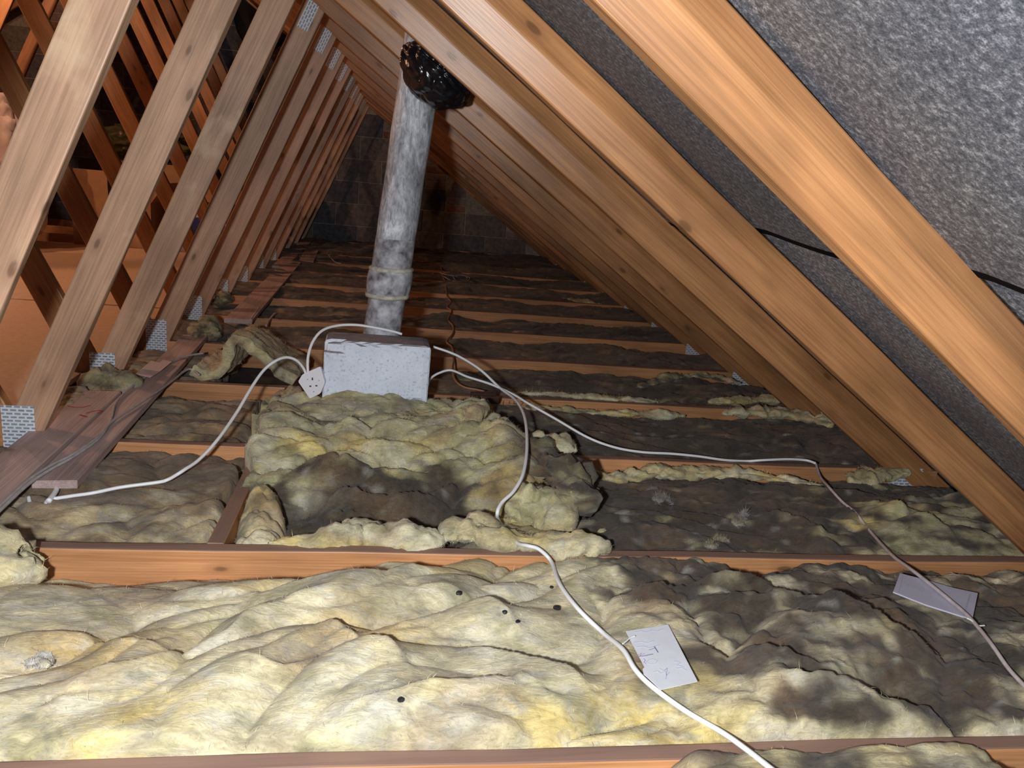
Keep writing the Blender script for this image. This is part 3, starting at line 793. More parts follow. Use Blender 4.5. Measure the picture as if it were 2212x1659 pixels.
# --- loose strips, rolls and tufts
def wool_strip(name, pts, radii, label, clean=CREAM, dirt=0.05, seed=1, flat=0.75, amp=0.22, group=None, cat='insulation', nu=None, yel=0.0, parent=None):
    pts = [Vector(p) for p in pts]
    if isinstance(radii, (int, float)): radii = [radii] * len(pts)
    L = sum((b - a).length for a, b in zip(pts, pts[1:]))
    n = nu or max(16, int(L / 0.007)); m = 26
    def cr(i, t):
        p0 = pts[max(i - 1, 0)]; p1 = pts[i]; p2 = pts[i + 1]; p3 = pts[min(i + 2, len(pts) - 1)]
        return 0.5 * ((2 * p1) + (p2 - p0) * t + (2 * p0 - 5 * p1 + 4 * p2 - p3) * t * t + (3 * p1 - p0 - 3 * p2 + p3) * t ** 3)
    P = []; R = []
    for j in range(n + 1):
        s = j / n * (len(pts) - 1); i = min(int(s), len(pts) - 2); t = s - i
        P.append(cr(i, t)); R.append(radii[i] * (1 - t) + radii[i + 1] * t)
    verts = []; 
    for j in range(n + 1):
        tg = (P[min(j + 1, n)] - P[max(j - 1, 0)]).normalized()
        side = tg.cross(Vector((0, 0, 1)))
        side = side.normalized() if side.length > 0.15 else Vector((0, 1, 0))
        up = side.cross(tg).normalized()
        u = j / n; cap = math.sqrt(max(0.0, 1 - (abs(2 * u - 1)) ** 4.5))
        cap = max(cap, 0.05)
        for i in range(m):
            a = 2 * math.pi * i / m
            verts.append(P[j] + (side * math.cos(a) + up * math.sin(a) * flat) * R[j] * cap)
    V = np.array([tuple(v) for v in verts]); ctr = np.repeat(np.array([tuple(p) for p in P]), m, 0)
    rr = np.repeat(np.array(R), m)
    d = V - ctr; ln = np.linalg.norm(d, axis=1, keepdims=True) + 1e-6
    b0 = pn3(V * 9.0, seed + 8)
    b1 = np.abs(pn3(V * 12.0 + 0.5 * np.stack([pn3(V * 14, seed + 21), pn3(V * 14, seed + 22), pn3(V * 14, seed + 23)], -1), seed)) ** 0.55 * 2 - 0.9
    b2 = fbm3(V * 48, 3, seed + 3)
    V = V + d / ln * (rr * (1.5 * amp * b1 + 0.55 * b0 + 0.27 * b2))[:, None]
    V[:, 1] += rr * 0.5 * pn3(V * 7.0, seed + 11); V[:, 0] += rr * 0.4 * pn3(V * 8.0, seed + 12)
    V[:, 2] = np.maximum(V[:, 2], -0.098)
    faces = []
    for j in range(n):
        for i in range(m):
            a = j * m + i; b = j * m + (i + 1) % m
            faces.append((a, b, b + m, a + m))
    faces.append(tuple(range(m))[::-1]); faces.append(tuple(n * m + i for i in range(m)))
    org = V.mean(0); org[2] = V[:, 2].min()
    me = mesh(name, V - org, faces, True)
    q = V
    c = wool_col(q[:, 0] * 1.3 + q[:, 2] * 3, q[:, 1] * 1.3 + q[:, 2] * 2, seed + 40, np.full(len(q), dirt), clean)
    if yel: c = mix(c, YEL, np.full(len(q), yel))
    set_col(me, c)
    o = link(name, me, M['wool'], None, tuple(org))
    fuzz(o, int(min(5000, 14000 * L + 500)), 0.013 if cat != 'fluff' else 0.012, 0.0007, seed, 0.9)
    return tag(o, label, cat, group)

def h_roll(X, Y):
    xc = -0.262 + 0.012 * np.sin(Y * 17) - 0.05 * (1.72 - Y) * 0.4
    w = 0.050 + 0.012 * pn(Y * 9, Y * 0, 402)
    r = np.clip(1 - ((X - xc) / w) ** 2, 0, 1) ** 0.5
    h = -0.085 + 0.125 * r * (0.85 + 0.15 * np.sin(Y * 23 + 1))
    return h + r * rough_h(X, Y, 400, 0.022, 0.014, 0.004, 9, 11, 0.6)
grid_batt('insulation_roll', -0.312, -0.185, YK(1) + 0.02, 1.99, 0.0045, h_roll, lambda X, Y, Z: wool_col(X, Y, 401, 0.26 + 0 * X, CREAM),
          'yellow curled strip of insulation standing along the short noggin', edge=0.01)
wool_strip('insulation_tuft', [(-0.225, 1.507, 0.000), (-0.132, 1.510, 0.000), (-0.038, 1.540, 0.000), (0.061, 1.537, 0.000), (0.141, 1.521, 0.000)], [0.018, 0.03, 0.042, 0.04, 0.025],
           'pale frayed wad of insulation tucked behind the joist below the mound', PALE, 0.0, 8, 0.9, 0.18)
wool_strip('insulation_tuft', [(0.130, 1.523, 0.012), (0.215, 1.572, 0.012), (0.281, 1.518, 0.012), (0.362, 1.506, 0.012), (0.451, 1.487, 0.012), (0.500, 1.472, 0.012)], [0.03, 0.048, 0.038, 0.035, 0.034, 0.02],
           'torn yellow insulation edge flopped over the top of the joist where the cable dives', CREAM, 0.06, 9, 0.75, 0.25)
wool_strip('insulation_tuft', [(0.410, 2.029, 0.045), (0.460, 2.046, 0.045), (0.506, 2.040, 0.045), (0.539, 2.005, 0.045)], [0.04, 0.05, 0.045, 0.032],
           'pale yellow chunk of insulation perched on the dark end of the mound', PALE, 0.0, 10, 0.8, 0.25)
wool_strip('insulation_tuft', [(0.340, 2.054, 0.040), (0.398, 1.915, 0.040), (0.455, 1.822, 0.040), (0.474, 1.691, 0.040), (0.533, 1.737, 0.040)], [0.06, 0.075, 0.075, 0.06, 0.02],
           'dark grumpled clump of insulation at the foot of the mound beside the cable'.replace('grumpled', 'crumpled'), GREEN, 0.62, 11, 0.7, 0.3)
wool_strip('insulation_tuft', [(0.308, 1.711, 0.020), (0.359, 1.674, 0.020), (0.408, 1.638, 0.020), (0.456, 1.603, 0.020)], [0.05, 0.065, 0.055, 0.03],
           'olive rounded wad of insulation where the white cable dives', GREEN * 1.4, 0.15, 12, 0.75, 0.22)
wool_strip('insulation_strip', [(0.592, 2.027, -0.008), (0.632, 1.946, -0.008), (0.783, 1.994, -0.008), (0.959, 2.009, -0.008), (1.112, 1.993, -0.008), (1.276, 1.942, -0.008)], [0.028, 0.034, 0.036, 0.034, 0.03, 0.018],
           'long yellow edge of wool pressed against the joist under the white cable', CREAM, 0.19, 13, 0.55, 0.32, yel=0.25)
wool_strip('insulation_strip', [(1.364, 1.963, -0.002), (1.449, 2.006, -0.002), (1.546, 2.036, -0.002), (1.628, 2.051, -0.002)], [0.03, 0.04, 0.036, 0.022],
           'short yellow wad of wool beside the galvanised plate at the eaves', CREAM, 0.22000000000000003, 14, 0.55, 0.32, yel=0.2)
wool_strip('insulation_strip', [(1.240, 2.603, 0.000), (1.408, 2.645, 0.000), (1.522, 2.645, 0.000), (1.606, 2.587, 0.000), (1.653, 2.538, 0.000)], [0.022, 0.04, 0.042, 0.04, 0.03],
           'yellow and white clumped wool against the third joist behind, near the eaves', CREAM, 0.29000000000000004, 15, 0.55, 0.32, yel=0.15)
wool_strip('insulation_strip', [(1.233, 2.725, 0.008), (1.384, 2.762, 0.008), (1.570, 2.819, 0.008), (1.688, 2.812, 0.008)], [0.014, 0.026, 0.024, 0.014],
           'thin bright yellow strip of wool lying behind the clumped wool near the eaves', CREAM, 0.14, 16, 0.55, 0.32, yel=0.4)
wool_strip('insulation_strip', [(0.362, 2.552, -0.006), (0.529, 2.567, -0.006), (0.698, 2.564, -0.006), (0.871, 2.568, -0.006), (1.086, 2.577, -0.006)], [0.012, 0.022, 0.022, 0.024, 0.022],
           'flat greenish strip of wool along the stamped joist', GREEN * 1.5, 0.24000000000000002, 17, 0.55, 0.32)
wool_strip('insulation_strip', [(0.434, 2.728, 0.002), (0.631, 2.744, 0.002), (0.843, 2.724, 0.002), (1.023, 2.711, 0.002)], [0.008, 0.016, 0.018, 0.012],
           'thin frayed pale edge of wool behind the stamped joist', PALE, 0.24000000000000002, 18, 0.55, 0.32)
wool_strip('insulation_tuft', [(-0.939, 2.516, 0.020), (-0.905, 2.578, 0.020), (-0.849, 2.566, 0.020), (-0.793, 2.510, 0.020)], [0.035, 0.055, 0.05, 0.03],
           'olive lump of insulation in front of the galvanised plate by the walk planks', GREEN, 0.35, 19, 0.8, 0.25)
wool_strip('insulation_tuft', [(-0.733, 1.434, 0.010), (-0.678, 1.391, 0.010), (-0.636, 1.358, 0.010), (-0.634, 1.392, 0.010)], [0.04, 0.055, 0.045, 0.02],
           'yellow ball of insulation against the end of the exposed joist face', CREAM, 0.1, 20, 0.9, 0.25)
wool_strip('insulation_tuft', [(-0.791, 3.267, 0.030), (-0.799, 3.460, 0.030), (-0.751, 3.374, 0.030), (-0.702, 3.321, 0.030)], [0.03, 0.05, 0.045, 0.025],
           'grey tuft of insulation behind the folded flap', GREEN, 0.4, 22, 1.0, 0.25)
wool_strip('insulation_tuft', [(-0.921, 4.144, 0.020), (-0.913, 4.267, 0.020), (-0.852, 4.202, 0.020)], [0.03, 0.05, 0.03],
           'small greenish tuft of insulation beside the far walk plank', GREEN, 0.35, 23, 0.9, 0.25)
wool_strip('insulation_tuft', [(-1.013, 2.477, 0.000), (-0.907, 2.405, -0.000), (-0.949, 2.252, 0.000)], [0.03, 0.045, 0.02],
           'brown wad of insulation at the head of the wide walk plank', TAN, 0.3, 24, 0.8, 0.25)
wool_strip('insulation_tuft', [(-0.350, 2.406, 0.030), (-0.308, 2.465, 0.030), (-0.262, 2.441, 0.030)], [0.02, 0.035, 0.02],
           'tan wisp of insulation under the white socket', TAN * 1.2, 0.1, 25, 0.8, 0.3)
wool_strip('insulation_tuft', [(0.232, 2.028, 0.120), (0.267, 2.119, 0.120), (0.290, 2.202, 0.120)], [0.02, 0.026, 0.014],
           'little curled yellow tuft at the corner of the mound', CREAM, 0.1, 26, 0.9, 0.3)
for pts, lab, sd in (([(1.552, 7.586, -0.010), (1.749, 7.406, -0.010), (1.970, 7.357, -0.010)], 'pale wisp of wool beside the far eaves, fourth bay from the gable', 27),
                     ([(1.189, 5.281, -0.008), (1.320, 5.197, -0.008), (1.424, 5.087, -0.008)], 'pale wisp of wool near the middle of the eaves', 28),
                     ([(1.018, 2.933, 0.000), (1.224, 3.120, 0.000), (1.421, 3.184, 0.000), (1.529, 3.080, 0.000)], 'olive ridge of wool below the galvanised plate at the eaves', 29)):
    wool_strip('insulation_strip', pts, [0.014, 0.03, 0.028, 0.014][:len(pts)], lab, GREEN * 1.3, 0.4, sd, 0.5, 0.32)

# the folded flap over the open gap to the ceiling below
def flap():
    path = [(-0.668, 2.780, 0.029), (-0.631, 2.780, 0.012), (-0.587, 2.780, 0.019), (-0.555, 2.780, 0.047), (-0.544, 2.780, 0.093), (-0.536, 2.780, 0.131), (-0.514, 2.780, 0.145), (-0.478, 2.780, 0.124), (-0.430, 2.780, 0.083), (-0.381, 2.780, 0.039), (-0.324, 2.780, 0.006)]
    path = [(p[0], p[2]) for p in path]
    n = 90; th = 0.036; ny = 44; dy = 0.34; V = []; Cc = []
    P = [Vector((x, 0, z)) for x, z in path]
    def cr(s):
        i = min(int(s), len(P) - 2); t = s - i
        p0 = P[max(i - 1, 0)]; p1 = P[i]; p2 = P[i + 1]; p3 = P[min(i + 2, len(P) - 1)]
        return 0.5 * ((2 * p1) + (p2 - p0) * t + (2 * p0 - 5 * p1 + 4 * p2 - p3) * t * t + (3 * p1 - p0 - 3 * p2 + p3) * t ** 3)
    pts = [cr(j / n * (len(P) - 1)) for j in range(n + 1)]
    ring = []
    for j in range(n + 1):
        tg = (pts[min(j + 1, n)] - pts[max(j - 1, 0)]).normalized(); nn = Vector((-tg.z, 0, tg.x))
        ring.append((pts[j] + nn * th * 0.62, pts[j] - nn * th * 0.38))
    prof = [a for a, b in ring] + [b for a, b in ring[::-1]]
    m = len(prof)
    for i in range(ny + 1):
        v = i / ny; y = 2.715 + dy * v
        sh = 1 - 0.25 * v * v
        for p in prof: V.append((p.x + 0.03 * v * math.sin(v * 3), y, max(-0.09, p.z * sh)))
    V = np.array(V)
    d = np.stack([pn3(V * 20, 5), pn3(V * 20, 6) * 0.6, pn3(V * 20, 7)], -1) * 0.012 + np.stack([pn3(V * 70, 8), pn3(V * 70, 9), pn3(V * 70, 10)], -1) * 0.004
    V = V + d
    F = []
    for i in range(ny):
        for j in range(m):
            a = i * m + j; b = i * m + (j + 1) % m
            F.append((a, b, b + m, a + m))
    for i0 in (0, ny):
        for j in range(n):
            a = i0 * m + j; b = a + 1; c = i0 * m + (m - 1 - j); e = i0 * m + (m - 2 - j)
            F.append((a, b, e, c) if i0 else (c, e, b, a))
    org = np.array([V[:, 0].mean(), V[:, 1].mean(), V[:, 2].min()])
    me = mesh('insulation_flap', V - org, F, True)
    edge = sst(2.78, 2.73, V[:, 1])
    c = wool_col(V[:, 0] * 2 + V[:, 2], V[:, 1] * 2 + V[:, 2] * 2, 77, np.full(len(V), 0.12), CREAM)
    c = mix(c, TAN * 1.35, (1 - edge) * 0.8)
    set_col(me, c)
    o = link('insulation_flap', me, M['wool'], None, tuple(org))
    fuzz(o, 2200, 0.014, 0.0008, 4, 0.7)
    tag(o, 'thick insulation flap folded up into an arch over a dark gap', 'insulation')
flap()

# ---------------------------------------------------------------- noggin, planks, boards
def beam(name, p0, p1, w, t, mat, label=None, cat=None, group=None, bev=0.002, seed=0):
    """flat plank whose top centre line runs p0 -> p1"""
    p0 = Vector(p0); p1 = Vector(p1); d = p1 - p0
    me = box_mesh(name, d.length, w, t, bev, jitter=0.0015, seed=seed)
    o = link(name, me, mat, None, (p0 + p1) / 2 - Vector((0, 0, t / 2)), (0, -math.asin(d.z / d.length), math.atan2(d.y, d.x)))
    if label: tag(o, label, cat, group)
    return o
beam('noggin', (-0.328, YK(1) + 0.017, 0.0), (-0.328, YK(2) - 0.017, 0.0), 0.032, 0.09, M['joist'], 'short dusty timber noggin fixed between two joists beside the yellow curled strip', 'timber', seed=3)
beam('walk_plank', (-0.83, 1.18, 0.022), (-0.872, 2.455, 0.022), 0.115, 0.021, M['plank'], 'wide dusty walk plank with red crayon marks lying along the joists', 'plank', seed=4)
beam('walk_plank', (-0.728, 1.745, 0.022), (-0.800, 3.32, 0.022), 0.095, 0.021, M['plank'], 'dusty walk plank carrying the grey cables and a pink paper', 'plank', seed=5)
beam('walk_plank', (-0.70, 3.70, 0.022), (-0.745, 6.05, 0.022), 0.125, 0.021, M['plank'], 'far walk plank striped by shadows of the struts', 'plank', seed=6)
beam('walk_plank', (-0.80, 5.72, 0.022), (-0.83, 8.0, 0.022), 0.105, 0.021, M['plank'], 'farthest walk plank ending near the gable wall', 'plank', seed=7)
beam('walk_plank', (-0.655, 6.10, 0.022), (-0.70, 6.95, 0.022), 0.11, 0.021, M['plank'], 'short walk plank lying at the end of the striped far plank', 'plank', seed=8)
# red crayon strokes on the plank
def ribbon(name, pts, w, mat, parent, t=0.0006):
    V = []; F = []
    pts = [Vector(p) for p in pts]
    for i, p in enumerate(pts):
        tg = (pts[min(i + 1, len(pts) - 1)] - pts[max(i - 1, 0)]).normalized()
        s = tg.cross(Vector((0, 0, 1))).normalized() * w / 2
        V += [p - s, p + s]
    F = [(2 * i, 2 * i + 1, 2 * i + 3, 2 * i + 2) for i in range(len(pts) - 1)]
    me = mesh(name, V, F)
    o = link(name, me, mat, parent)
    if parent is not None: o.matrix_parent_inverse = parent.matrix_basis.inverted()
    return o
pl = [o for o in C.objects if o.get('label', '').startswith('wide dusty walk plank')][0]
ribbon('crayon_mark', [(-0.906, 2.288, 0.023), (-0.884, 2.278, 0.023), (-0.861, 2.281, 0.023), (-0.854, 2.296, 0.023), (-0.847, 2.302, 0.023)], 0.006, M['crayon'], pl)
ribbon('crayon_mark', [(-0.835, 2.228, 0.023), (-0.824, 2.247, 0.023), (-0.812, 2.262, 0.023), (-0.800, 2.250, 0.023), (-0.806, 2.232, 0.023)], 0.006, M['crayon'], pl)
ribbon('crayon_mark', [(-0.846, 2.213, 0.023), (-0.830, 2.203, 0.023), (-0.820, 2.196, 0.023)], 0.008, M['crayon'], pl)

for (x0, x1, y0, y1, lab) in ((-3.45, -1.005, 1.30, 3.862, 'nearer chipboard sheet laid over the joists past the struts'), (-3.45, -1.02, 3.884, 6.12, 'farther chipboard sheet with boxes standing at its far edge')):
    me = box_mesh('chipboard_sheet', x1 - x0, y1 - y0, 0.018, 0.001)
    tag(link('chipboard_sheet', me, M['chip'], None, ((x0 + x1) / 2, (y0 + y1) / 2, 0.0095)), lab, 'chipboard')

# ---------------------------------------------------------------- concrete block
def conc_block():
    W_, H_, D_ = 0.318, 0.190, 0.135
    bm = bmesh.new(); bmesh.ops.create_cube(bm, size=1.0)
    for v in bm.verts: v.co = Vector((v.co.x * W_, v.co.y * D_, v.co.z * H_))
    bmesh.ops.subdivide_edges(bm, edges=bm.edges, cuts=14, use_grid_fill=True)
    P = np.array([tuple(v.co) for v in bm.verts])
    n1 = fbm3(P * 30, 3, 3); n2 = fbm3(P * 9, 2, 4)
    for i, v in enumerate(bm.verts):
        x, y, z = v.co
        ex = W_ / 2 - abs(x); ey = D_ / 2 - abs(y); ez = H_ / 2 - abs(z)
        near = sorted((ex, ey, ez))
        if near[1] < 0.006:   # edges crumble
            k = 0.004 + 0.005 * max(0, n1[i])
            v.co -= Vector((math.copysign(k if ex < 0.006 else 0, x), math.copysign(k if ey < 0.006 else 0, y), math.copysign(k if ez < 0.006 else 0, z)))
        if z > H_ / 2 - 0.03 and x < -W_ / 2 + 0.05 and y < -D_ / 2 + 0.02: v.co += Vector((0.006, 0.006, -0.008))
        if z < -H_ / 2 + 0.02 and x > W_ / 2 - 0.10 and y < 0 and n1[i] > -0.1: v.co += Vector((0, 0.004, 0.010))
    me = bm_mesh('concrete_block', bm)
    o = link('concrete_block', me, M['concrete'], None, (-0.033, 2.30 + D_ / 2, 0.068 + H_ / 2), (0, 0.012, 0.03))
    tag(o, 'pale aerated concrete block standing on edge in front of the flue pipe', 'concrete block')
    def scr(pts, w, c=M['ink_lilac']):
        V = []
        r = ribbon('score_line', pts, w, c, o); return r
conc_block()

# ---------------------------------------------------------------- flue pipe
def flue():
    x0, y0 = -0.0205, 2.508
    lean = 0.0945
    def X(z): return x0 + (z - 0.286) * lean
    root = empty('flue_pipe', (X(-0.1), y0, -0.1)); tag(root, 'mottled grey cement flue pipe rising through the rafters', 'pipe')
    def lathe(name, prof, mat, seg=40, wob=0.0, seed=0):
        V = []; F = []
        for (z, r) in prof:
            for i in range(seg):
                a = 2 * math.pi * i / seg
                rr = r
                V.append((X(z) + math.cos(a) * rr, y0 + math.sin(a) * rr, z))
        V = np.array(V)
        if wob:
            c = np.array([[X(z), y0, z] for z, r in prof for _ in range(seg)])
            d = V - c; d[:, 2] = 0
            V = V + d / (np.linalg.norm(d, axis=1, keepdims=True) + 1e-6) * (wob * fbm3(V * 45, 2, seed))[:, None]
        m = len(prof)
        for j in range(m - 1):
            for i in range(seg):
                a = j * seg + i; b = j * seg + (i + 1) % seg
                F.append((a, b, b + seg, a + seg))
        F.append(tuple(range(seg))[::-1]); F.append(tuple((m - 1) * seg + i for i in range(seg)))
        org = np.array([X(-0.1), y0, -0.1])
        return link(name, mesh(name, V - org, F, True), mat, root)
    r = 0.0622
    lathe('upper_pipe', [(0.555, r), (0.556, r + 0.001)] + [(0.56 + i * 0.04, r + 0.001 * math.sin(i)) for i in range(17)], M['pipe'], wob=0.0006)
    lathe('lower_pipe', [(-0.098, r - 0.004)] + [(z, r - 0.003) for z in np.linspace(-0.08, 0.36, 12)] + [(0.372, r - 0.003)], M['pipe_dirty'], wob=0.001, seed=2)
    lathe('spigot', [(0.462, r + 0.0005), (0.50, r + 0.001), (0.553, r), (0.5555, r - 0.001)], M['pipe_dirty'], wob=0.0015, seed=4)
    lathe('collar', [(0.368, r - 0.002), (0.374, r + 0.006), (0.40, r + 0.009), (0.43, r + 0.010), (0.445, r + 0.009), (0.457, r + 0.005), (0.466, r)], M['pipe_dirty'], wob=0.002, seed=6)
    lathe('sealant_bead', [(0.364, r - 0.002), (0.368, r + 0.007), (0.374, r + 0.010), (0.380, r + 0.008)], M['sealant'], wob=0.005, seed=8)
    lathe('sealant_bead', [(0.452, r + 0.004), (0.456, r + 0.009), (0.462, r + 0.009), (0.467, r + 0.001)], M['sealant'], wob=0.004, seed=9)
flue()

# ---------------------------------------------------------------- black bag tied round the flue
def bag():
    c = np.array([0.098, 2.395, 1.045])
    bm = bmesh.new(); bmesh.ops.create_icosphere(bm, subdivisions=6, radius=1.0)
    P = np.array([tuple(v.co) for v in bm.verts])
    e = np.array([0.118, 0.125, 0.088])
    ax = np.array([NZ, 0, -NX]); nz = np.array([NX, 0, NZ])
    # crumpled: creases radiating from the tied left end plus crumple facets
    q = P.copy()
    ang = np.arctan2(q[:, 2], q[:, 1])
    rad = 1 + 0.05 * (np.abs(pn(ang * 2.0, q[:, 0] * 0.7, 3)) ** 0.8 * 2 - 0.8) + 0.09 * (np.abs(pn3(q * 1.9, 4)) ** 0.8 * 2 - 0.8) + 0.02 * (np.abs(pn3(q * 5.0, 5)) * 2 - 0.6)
    L = (q[:, 0] * e[0] * rad); Mv = q[:, 1] * e[1] * rad; Nn = q[:, 2] * e[2] * rad
    Nn = np.where(Nn < 0, Nn * 1.0, Nn * 0.6)
    W = c + L[:, None] * ax + Mv[:, None] * np.array([0, 1, 0]) + Nn[:, None] * nz
    org = np.array([c[0], c[1], W[:, 2].min()])
    for i, v in enumerate(bm.verts): v.co = Vector(W[i] - org)
    me = bm_mesh('plastic_bag', bm, True)
    tag(link('plastic_bag', me, M['bag'], None, tuple(org)), 'crumpled shiny black plastic bag stuffed round the top of the flue pipe', 'plastic bag')
bag()

# ---------------------------------------------------------------- cables
def tube(name, pts, r, mat, parent=None, seg=8, sub=8, label=None, cat=None, group=None):
    pts = [Vector(p) for p in pts]
    P = []
    for i in range(len(pts) - 1):
        p0 = pts[max(i - 1, 0)]; p1 = pts[i]; p2 = pts[i + 1]; p3 = pts[min(i + 2, len(pts) - 1)]
        for s in range(sub):
            t = s / sub
            P.append(0.5 * ((2 * p1) + (p2 - p0) * t + (2 * p0 - 5 * p1 + 4 * p2 - p3) * t * t + (3 * p1 - p0 - 3 * p2 + p3) * t ** 3))
    P.append(pts[-1])
    V = []; F = []
    up = Vector((0.1, 0.2, 1)).normalized()
    for j, p in enumerate(P):
        tg = (P[min(j + 1, len(P) - 1)] - P[max(j - 1, 0)]).normalized()
        s = tg.cross(up)
        if s.length < 0.05: s = tg.cross(Vector((1, 0, 0)))
        s.normalize(); u = s.cross(tg)
        up = u if u.length > 0.5 else up
        for i in range(seg):
            a = 2 * math.pi * i / seg
            V.append(p + (s * math.cos(a) + u * math.sin(a)) * r)
    for j in range(len(P) - 1):
        for i in range(seg):
            a = j * seg + i; b = j * seg + (i + 1) % seg
            F.append((a, b, b + seg, a + seg))
    F.append(tuple(range(seg))[::-1]); F.append(tuple((len(P) - 1) * seg + i for i in range(seg)))
    org = Vector((sum(p.x for p in P) / len(P), sum(p.y for p in P) / len(P), min(p.z for p in P)))
    if parent is not None: org = parent.location.copy()
    me = mesh(name, [v - org for v in V], F, True)
    o = link(name, me, mat, parent, (0, 0, 0) if parent is not None else org)
    if label: tag(o, label, cat, group)
    return o

CR = 0.0043
tube('white_cable', [(0.145, 2.492, 0.215), (0.221, 2.476, 0.195), (0.295, 2.424, 0.165), (0.357, 2.350, 0.125), (0.391, 2.238, 0.120), (0.390, 2.056, 0.125), (0.365, 1.850, 0.115), (0.335, 1.707, 0.095), (0.304, 1.640, 0.075), (0.273, 1.606, 0.060), (0.260, 1.581, 0.045), (0.271, 1.607, 0.010), (0.289, 1.565, 0.000), (0.296, 1.483, 0.020), (0.310, 1.454, 0.030), (0.334, 1.446, 0.026)] + [(0.359, 1.431, 0.006), (0.353, 1.326, 0.017), (0.366, 1.229, 0.022), (0.401, 1.171, 0.008), (0.412, 1.087, 0.030), (0.416, 1.030, 0.032), (0.434, 0.996, 0.025), (0.477, 0.957, 0.010), (0.513, 0.902, 0.015)] + [(0.534, 0.855, 0.020), (0.547, 0.790, 0.035)],
     CR, M['cable'], label='white flex dropping from the block, diving under wool and running past the white card', cat='cable')
tube('white_cable', [(0.130, 2.388, 0.110), (0.139, 2.420, 0.125), (0.166, 2.439, 0.140), (0.206, 2.445, 0.150), (0.257, 2.411, 0.140), (0.329, 2.371, 0.130), (0.398, 2.312, 0.115), (0.437, 2.255, 0.105), (0.512, 2.190, 0.080), (0.599, 2.116, 0.050), (0.681, 2.092, 0.030), (0.765, 2.083, 0.022), (0.854, 2.085, 0.020), (0.943, 2.087, 0.014), (1.021, 2.090, 0.005), (1.101, 2.099, 0.000), (1.151, 2.081, 0.012), (1.229, 2.086, 0.016), (1.293, 2.089, 0.014), (1.313, 2.064, 0.014)],
     CR * 0.92, M['cable'], label='white flex running from the block along the top of a joist towards the eaves', cat='cable')
tube('dusty_cable', [(1.317, 2.069, 0.012), (1.285, 1.982, 0.002)] + [(1.241, 1.865, 0.018), (1.238, 1.790, 0.008), (1.242, 1.728, 0.002), (1.232, 1.641, -0.009)] + [(1.175, 1.476, 0.012)] + [(1.149, 1.378, 0.030), (1.144, 1.319, 0.034), (1.142, 1.244, 0.034), (1.136, 1.177, 0.034)] + [(1.108, 1.089, 0.037), (1.093, 1.025, 0.029), (1.081, 0.959, 0.028)],
     CR * 0.9, M['cable_dusty'], label='dusty white cable crossing the dark batt past the lilac tag', cat='cable')
# ---- socket and its two leads
SOCK = Vector([(-0.221, 2.275, 0.082)][0])
def socket():
    root = empty('extension_socket', SOCK); tag(root, 'white twin-lead trailing socket leaning on the concrete block', 'socket')
    # four corners of the front face as it leans
    fc = [(-0.247, 2.290, 0.154), (-0.199, 2.262, 0.186), (-0.185, 2.245, 0.141), (-0.196, 2.250, 0.105), (-0.223, 2.272, 0.084), (-0.257, 2.300, 0.130)]
    fc = [Vector(p) for p in fc]
    cen = sum(fc, Vector()) / 6
    nrm = (fc[1] - fc[3]).cross(fc[5] - fc[2]).normalized()
    if nrm.y > 0: nrm = -nrm
    nrm = Vector((0.35, -0.9, 0.15)).normalized() * 0.5 + nrm * 0.5; nrm.normalize()
    # flatten on the plane
    fc = [p - nrm * (p - cen).dot(nrm) for p in fc]
    bm = bmesh.new()
    f0 = [bm.verts.new(p - SOCK) for p in fc]; f1 = [bm.verts.new(p - nrm * 0.028 - SOCK + (cen - p) * 0.06) for p in fc]
    bm.faces.new(f0); bm.faces.new(f1[::-1])
    for i in range(6): bm.faces.new((f0[i], f1[i], f1[(i + 1) % 6], f0[(i + 1) % 6]))
    bmesh.ops.bevel(bm, geom=list(bm.edges), offset=0.002, segments=2, affect='EDGES')
    hs = link('housing', bm_mesh('housing', bm), M['plastic'], root)
    ux = (fc[2] - fc[5]).normalized(); uy = nrm.cross(ux)
    if uy.z < 0: uy = -uy
    def quad(name, dx, dy, w, h, mat):
        c = cen + ux * dx + uy * dy + nrm * 0.0006 - SOCK
        V = []
        for k in (0, 0.0012):
            V += [c + ux * sx * w / 2 + uy * sy * h / 2 - nrm * (0.0008 - k) for sx, sy in ((-1, -1), (1, -1), (1, 1), (-1, 1))]
        F = [(0, 1, 2, 3), (7, 6, 5, 4)] + [(i, (i + 1) % 4, (i + 1) % 4 + 4, i + 4) for i in range(4)]
        link(name, mesh(name, V, F), mat, hs)
    quad('pin_hole', 0.000, 0.012, 0.004, 0.008, M['dark_plastic'])
    quad('pin_hole', 0.012, -0.008, 0.006, 0.004, M['dark_plastic'])
    quad('pin_hole', -0.006, -0.010, 0.006, 0.004, M['dark_plastic'])
    quad('screw', -0.014, 0.010, 0.003, 0.003, M['screw'])
    quad('screw', 0.020, 0.008, 0.003, 0.003, M['screw'])
    quad('screw', 0.004, -0.026, 0.003, 0.003, M['screw'])
socket()
tube('white_cable', [(-0.230, 2.300, 0.142), (-0.236, 2.310, 0.161), (-0.238, 2.330, 0.199), (-0.228, 2.360, 0.239), (-0.203, 2.390, 0.269), (-0.159, 2.420, 0.281), (-0.103, 2.432, 0.284), (-0.043, 2.436, 0.278), (0.013, 2.438, 0.269), (0.040, 2.438, 0.262)],
     CR, M['cable'], label='white lead arching from the socket over the top of the concrete block', cat='cable')
